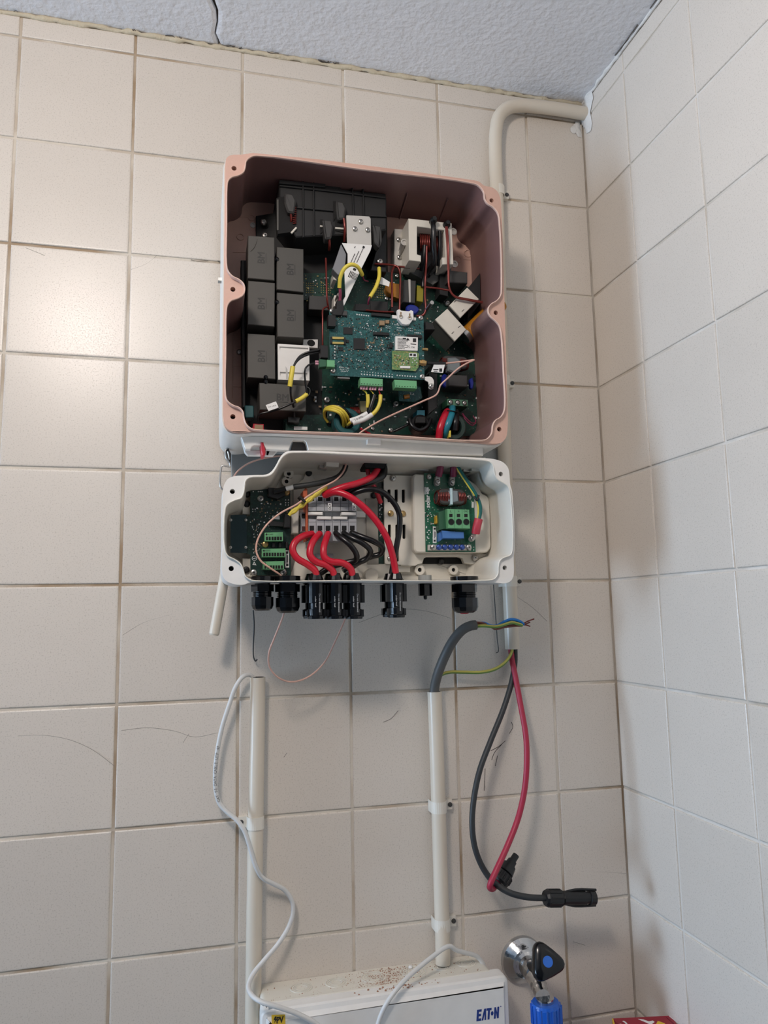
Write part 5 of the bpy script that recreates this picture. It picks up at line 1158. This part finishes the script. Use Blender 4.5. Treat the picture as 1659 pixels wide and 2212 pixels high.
# white data cables
def letters(path_px, s, size, par, r):
    ps = cat([P(*q) for q in path_px], 8); ls = [0]
    for a, b in zip(ps, ps[1:]): ls.append(ls[-1] + (b - a).length)
    mb = MB(); tot = ls[-1]; pos = tot * .03
    for ch in s:
        if ch != ' ':
            i = max(k for k in range(len(ls)) if ls[k] <= pos); i = min(i, len(ps) - 2); p = ps[i].lerp(ps[i + 1], (pos - ls[i]) / max(1e-9, ls[i + 1] - ls[i])); t = (ps[i + 1] - ps[i]).normalized()
            vs, fs = text_mb(None, ch, None, size); n = Vector((-t.z, 0, t.x))
            mb.add([p + t * x + n * z + Vector((0, -r * (1 - .35 * (z / r) ** 2) - .0002, 0)) for x, z in vs], fs)
        pos += size * .85
        if pos > tot: break
    return mb.build('lettering', GREYC, par)
w1 = [(549, 1466, .013), (540, 1458, .015), (526, 1461, .019), (510, 1482, .022), (496, 1520, .022), (480, 1570, .021), (470, 1620, .02), (465, 1665, .019), (466, 1705, .018), (474, 1735, .019), (492, 1755, .022), (512, 1772, .026), (528, 1795, .029), (540, 1830, .030), (552, 1870, .030), (566, 1895, .026), (590, 1909, .02), (614, 1922, .015), (630, 1945, .013), (633, 1970, .014), (622, 2005, .018), (600, 2040, .024), (570, 2075, .031), (546, 2105, .037), (537, 2128, .045), (542, 2147, .060), (562, 2163, .074), (600, 2175, .079), (640, 2189, .078), (680, 2210, .076), (700, 2226, .0755)]
dc = empty('data_cable', P(549, 1464, .013), 'white data cable winding down from the open left conduit onto the box', 'cable')
MB().tube([P(*q) for q in w1], .0028, 12, 6).build('sheath', WCAB, dc)
letters(w1[9:3:-1], 'CAT 5E DATA CABLE UTP 4P', .0034, dc, .0028)
dc2 = empty('data_cable', P(1045, 2090, .05), 'white cable arching over the box from behind the middle conduit', 'cable')
MB().tube([P(*q) for q in ((1050, 2100, .028), (1042, 2080, .026), (1030, 2066, .026), (1005, 2058, .032), (985, 2052, .038), (972, 2044, .042), (960, 2048, .044), (935, 2066, .05), (900, 2094, .06), (868, 2124, .072), (840, 2160, .079), (822, 2195, .078), (812, 2230, .0765))], .0028, 12, 6).build('sheath', WCAB, dc2)

# ------------------------------------------------------------------ distribution box
ex0, ex1, ez = .3275, .6195, 1.1005; ed = .047
db = empty('distribution_box', ((ex0 + ex1) / 2, -.04, .72), 'white distribution box with dusty top at the bottom of the wall', 'electrical box')
def zrbox(mb, x0, x1, z0, z1, d0, d1, r, ch): return mb.prism(ccw(rnd([(x0, z0), (x1, z0), (x1, z1), (x0, z1)], r, 5)), d0, d1, ch, smooth=True)
zrbox(MB(), ex0, ex1, .72, ez, .0005, ed, .006, .0005).build('back_shell', CREAM, db)
cv = MB(); lo = ccw(rnd([(ex0 - .002, .716), (ex1 + .016, .716), (ex1 + .016, ez - .001), (ex0 - .002, ez - .001)], .009, 6)); l2 = offset(lo, -.0015); l3 = offset(lo, -.006); l4 = offset(lo, -.010)
cv.loft([(lo, ed - .004), (lo, ed + .014), (l2, ed + .017), (l3, ed + .0185)]).loft([(l3, ed + .0185), (l4, ed + .024)]).cap([l4], ed + .024).cap([lo], ed - .004, True)
cover = cv.build('cover', BRIGHT, db); cf = ed + .024
# knock-out rings in the top face
def ko(x, y, R_):
    mb = MB()
    for rr, hh in ((R_, .0012), (R_ * .78, .0010), (R_ * .56, .0008)):
        mb.tube([(x + rr * math.cos(6.28318 * i / 28), y + rr * .86 * math.sin(6.28318 * i / 28), ez + .0002) for i in range(29)], .0008, 5, 0, False)
    mb.build('knockout', CREAM, db)
for x, y, R_ in ((.378, -.024, .0135), (.422, -.023, .0135), (.470, -.023, .0160), (.522, -.023, .0160), (.561, -.022, .0105), (.595, -.020, .0125)): ko(x, y, R_)
pxp('arrow_tab', [(580, 2176), (592, 2172), (592, 2178), (580, 2182)], cf - .002, cf, BRIGHT, cover, 0)
for x, y in ((569, 2171), (576, 2174)): MB().lathe(P(x, y, cf), (0, -1, 0), [(0, .0012), (.0004, .0008)], 8).build('pin_dot', DGREY, cover)
st = pxp('warning_sticker', [(586.5, 2192.5), (616, 2191.5), (617, 2226), (587, 2227)], cf, cf + .0003, ORCH, db, 0, .0008, 'yellow sticker with a black bolt and two letters')
text('PV', P(605, 2203, cf + .0005), st, INK, PX(13, cf), PX(11.5, cf), 0, 'lettering', .0003)
MB().px([(594, 2196), (597.5, 2196), (595.5, 2201), (598.5, 2201), (592, 2211), (594, 2203.5), (591, 2203.5)], cf + .0003, cf + .0006).build('bolt_symbol', INK, st)
# block-letter maker's mark in navy
lg = MB(); a0 = P(1029, 2206, cf); a1 = P(1077, 2199, cf); H = PX(22, cf); W = (a1 - a0).length; sh = .10
def gl(pts):
    q = []
    for x, y in pts: q.append((a0.x + (x + sh * y * .45) * W, a0.z + y * H + x * (a1.z - a0.z)))
    lg.prism(ccw(q), cf, cf + .0003)
gl([(0, 0), (.21, 0), (.21, .2), (.09, .2), (.09, .4), (.19, .4), (.19, .6), (.09, .6), (.09, .8), (.21, .8), (.21, 1), (0, 1)])
gl([(.235, 0), (.305, 0), (.355, .55), (.355, 1), (.325, 1)]); gl([(.365, 0), (.435, 0), (.405, 1), (.355, 1), (.355, .62)])
gl([(.43, .8), (.655, .8), (.655, 1), (.43, 1)]); gl([(.50, 0), (.585, 0), (.585, .8), (.50, .8)])
gl([(.695 + .06 * math.cos(t * .5236), .5 + .19 * math.sin(t * .5236)) for t in range(12)])
gl([(.785, 0), (.865, 0), (.865, .55), (.93, 0), (1.0, 0), (1.0, 1), (.92, 1), (.92, .5), (.855, 1), (.785, 1)])
lg.lathe((a1.x + .0035, -cf, a1.z + H * 1.0), (0, -1, 0), [(0, .0007), (.0003, .0007)], 8)
lg.build('logo', NAVY, cover)
# brick dust and crumbs on the top
mb = MB(); rg = random.Random(77); k = 0
while k < 1500:
    if k < 1250: x = rg.gauss(.487, .022)
    else: x = rg.uniform(ex0 + .006, ex1 - .01)
    y = -rg.uniform(.004, .044)
    if not ex0 + .004 < x < ex1 - .004: continue
    s = rg.choice((.0003, .0003, .00035, .0004, .0005, .0006, .001)) * rg.uniform(.7, 1.3); a = rg.uniform(0, 3)
    mb.add([(x + s * math.cos(a + 2.1 * i), y + s * math.sin(a + 2.1 * i), ez) for i in range(3)] + [(x, y, ez + s * .9)], [[0, 1, 3], [1, 2, 3], [2, 0, 3]]); k += 1
for k in range(46):
    x = rg.gauss(.497, .022); y = -ed - rg.uniform(.002, .012); s = rg.uniform(.0006, .0019); a = rg.uniform(0, 3)
    mb.add([(x + s * math.cos(a + 1.57 * i), y + s * math.sin(a + 1.57 * i), ez - .001) for i in range(4)] + [(x, y, ez - .001 + s)], [[0, 1, 4], [1, 2, 4], [2, 3, 4], [3, 0, 4]])
mb.build('brick_crumbs', DUST, None, 'reddish brown brick dust and crumbs strewn on top of the distribution box', 'debris', None, 'stuff')
mb = MB(); mb.lathe(P(887, 2089, .014), (0, 0, 1), [(-.003, .002), (0, .0032), (.002, .0018)], 7); mb.build('plaster_crumb', FILLER, None, 'small pale plaster crumb lying on top of the distribution box', 'debris')

# ------------------------------------------------------------------ water tap
tc_ = P(1126, 2071, 0.0)
tap = empty('water_tap', tc_, 'chrome wall tap with black three-sided knob beside the distribution box', 'tap')
mb = MB(); mb.lathe(tc_, (0, -1, 0), [(.0, .030), (.002, .0305), (.006, .029), (.011, .024), (.016, .0185), (.0175, .016), (.02, .0125)], 32); mb.build('wall_flange', CHROME, tap)
mb = MB(); mb.lathe(tc_, (0, -1, 0), [(.018, .0122), (.022, .0125), (.030, .0135), (.038, .0142), (.044, .0125), (.047, .009)], 24)
s0 = tc_ + Vector((0, -.034, -.001)); s1 = P(1172, 2152, .078)
mb.tube([s0, s0.lerp(s1, .45) + Vector((0, -.004, -.001)), s0.lerp(s1, .85), s1], .0098, 16, 6, True, [1.2, 1.1, 1.0, .95, .95]); mb.build('body', CHROME, tap)
s2 = s1 + Vector((.002, -.003, -.004)); mb = MB(); mb.lathe(s2, (.06, 0, -1), [(-.004, .0098), (-.004, .0112), (.002, .0112)], 20); mb.build('spout_collar', CHROME, tap)
# three-sided knob
kc = P(1181, 2078, .090); mb = MB(); ax = (kc - (tc_ + Vector((0, -.030, .004)))).normalized(); u = ax.cross(Vector((0, 0, 1))).normalized(); w = u.cross(ax)
n = 36; prof = [(0, .55), (.004, .72), (.012, .94), (.019, 1.03), (.024, 1.04), (.0275, .99), (.0295, .88), (.0303, .5)]
def knob_r(t): return .0192 * (1 + .17 * math.cos(3 * (t - math.radians(108))) + .03 * math.cos(6 * (t - math.radians(108))))
vs = []
for h, s in prof:
    for j in range(n):
        t = 6.283185 * j / n; rr = knob_r(t) * s; vs.append(kc + ax * (h - .026) + u * math.cos(t) * -rr + w * math.sin(t) * rr)
fs = [[i * n + j, i * n + (j + 1) % n, (i + 1) * n + (j + 1) % n, (i + 1) * n + j] for i in range(len(prof) - 1) for j in range(n)] + [list(range(n))[::-1], list(range((len(prof) - 1) * n, len(prof) * n))]
mb.add(vs, fs, True); knob = mb.build('knob', GLOSSK, tap)
mb = MB(); mb.lathe(kc, ax, [(.002, .0064), (.0048, .0064)], 20); mb.build('cold_mark', BLUED, knob)
mb = MB(); q0 = tc_ + Vector((0, -.032, .003)); mb.lathe(q0, kc - ax * .02 - q0, [(0, .0095), ((kc - ax * .02 - q0).length, .0085)], 16); mb.build('spindle', BLACK, tap)
# blue hose coupling screwed on the spout
hc = s2 + Vector((.0, 0, -.001)); mb = MB(); L_ = .046
mb.lathe(hc, (.05, 0, -1), [(0, .0125), (.0, .0165), (.004, .0182), (L_ * .6, .0182), (L_ * .62, .0168), (L_, .0165)], 24, False)
for j in range(16):
    t = 6.28318 * j / 16; mb.box((hc.x + .0182 * math.cos(t) + .0008, hc.y + .0182 * math.sin(t), hc.z - L_ * .32), (.0022, .0022, L_ * .5))
mb.build('hose_coupling', BLUEP, tap, 'blue hose coupling')

# ------------------------------------------------------------------ carton at the lower right corner
CZ = 1.030; A = PZ(1322, 2200, CZ); B = PZ(1449, 2194, CZ); Y1 = -.15
bx = empty('carton', (( A.x + B.x) / 2, -.09, CZ - .22), 'crimson printed carton with white and yellow print, low in the right corner beyond the tap', 'carton')
def flat(pts, z0, z1): # horizontal slab from (x, y) points
    mb = MB(); pts = ccw(pts); n = len(pts); mb.add([(x, y, z0) for x, y in pts] + [(x, y, z1) for x, y in pts], [[i, (i + 1) % n, n + (i + 1) % n, n + i] for i in range(n)] + [list(range(n))[::-1], list(range(n, 2 * n))]); return mb
XM = min(.846, B.x + .03)
flat([(A.x, A.y), (B.x, B.y), (XM, B.y - .03), (XM, Y1), (A.x + .004, Y1)], CZ - .22, CZ).build('body', CARD, bx)
def fp(pxs): return [(PZ(x, y, CZ).x, PZ(x, y, CZ).y) for x, y in pxs]
def keep(l): return [(min(x, XM - .0008), y) for x, y in l]
flat(keep(fp([(1452, 2195.5), (1468, 2195), (1490, 2213), (1476, 2215)])), CZ, CZ + .0004).build('blue_corner', NAVY, bx)
flat(fp([(1322, 2201), (1324.5, 2200.5), (1331, 2222), (1325, 2222)]), CZ, CZ + .0004).build('yellow_print', ORCH, bx); flat(fp([(1421, 2206), (1436, 2211), (1444, 2222), (1412, 2222)]), CZ, CZ + .0004).build('yellow_print', ORCH, bx)
for q in ([(1445, 2195), (1447, 2195), (1470, 2213), (1467, 2213)], [(1344, 2206), (1348, 2205.5), (1353, 2209), (1358, 2216), (1354, 2216), (1350, 2210)], [(1378, 2201.5), (1390, 2203), (1402, 2207), (1410, 2205), (1414, 2208), (1406, 2214), (1396, 2209), (1386, 2205)], [(1336, 2213), (1342, 2212), (1344, 2217), (1338, 2217)]):
    flat(fp(q), CZ, CZ + .0004).build('white_print', WLABEL, bx)
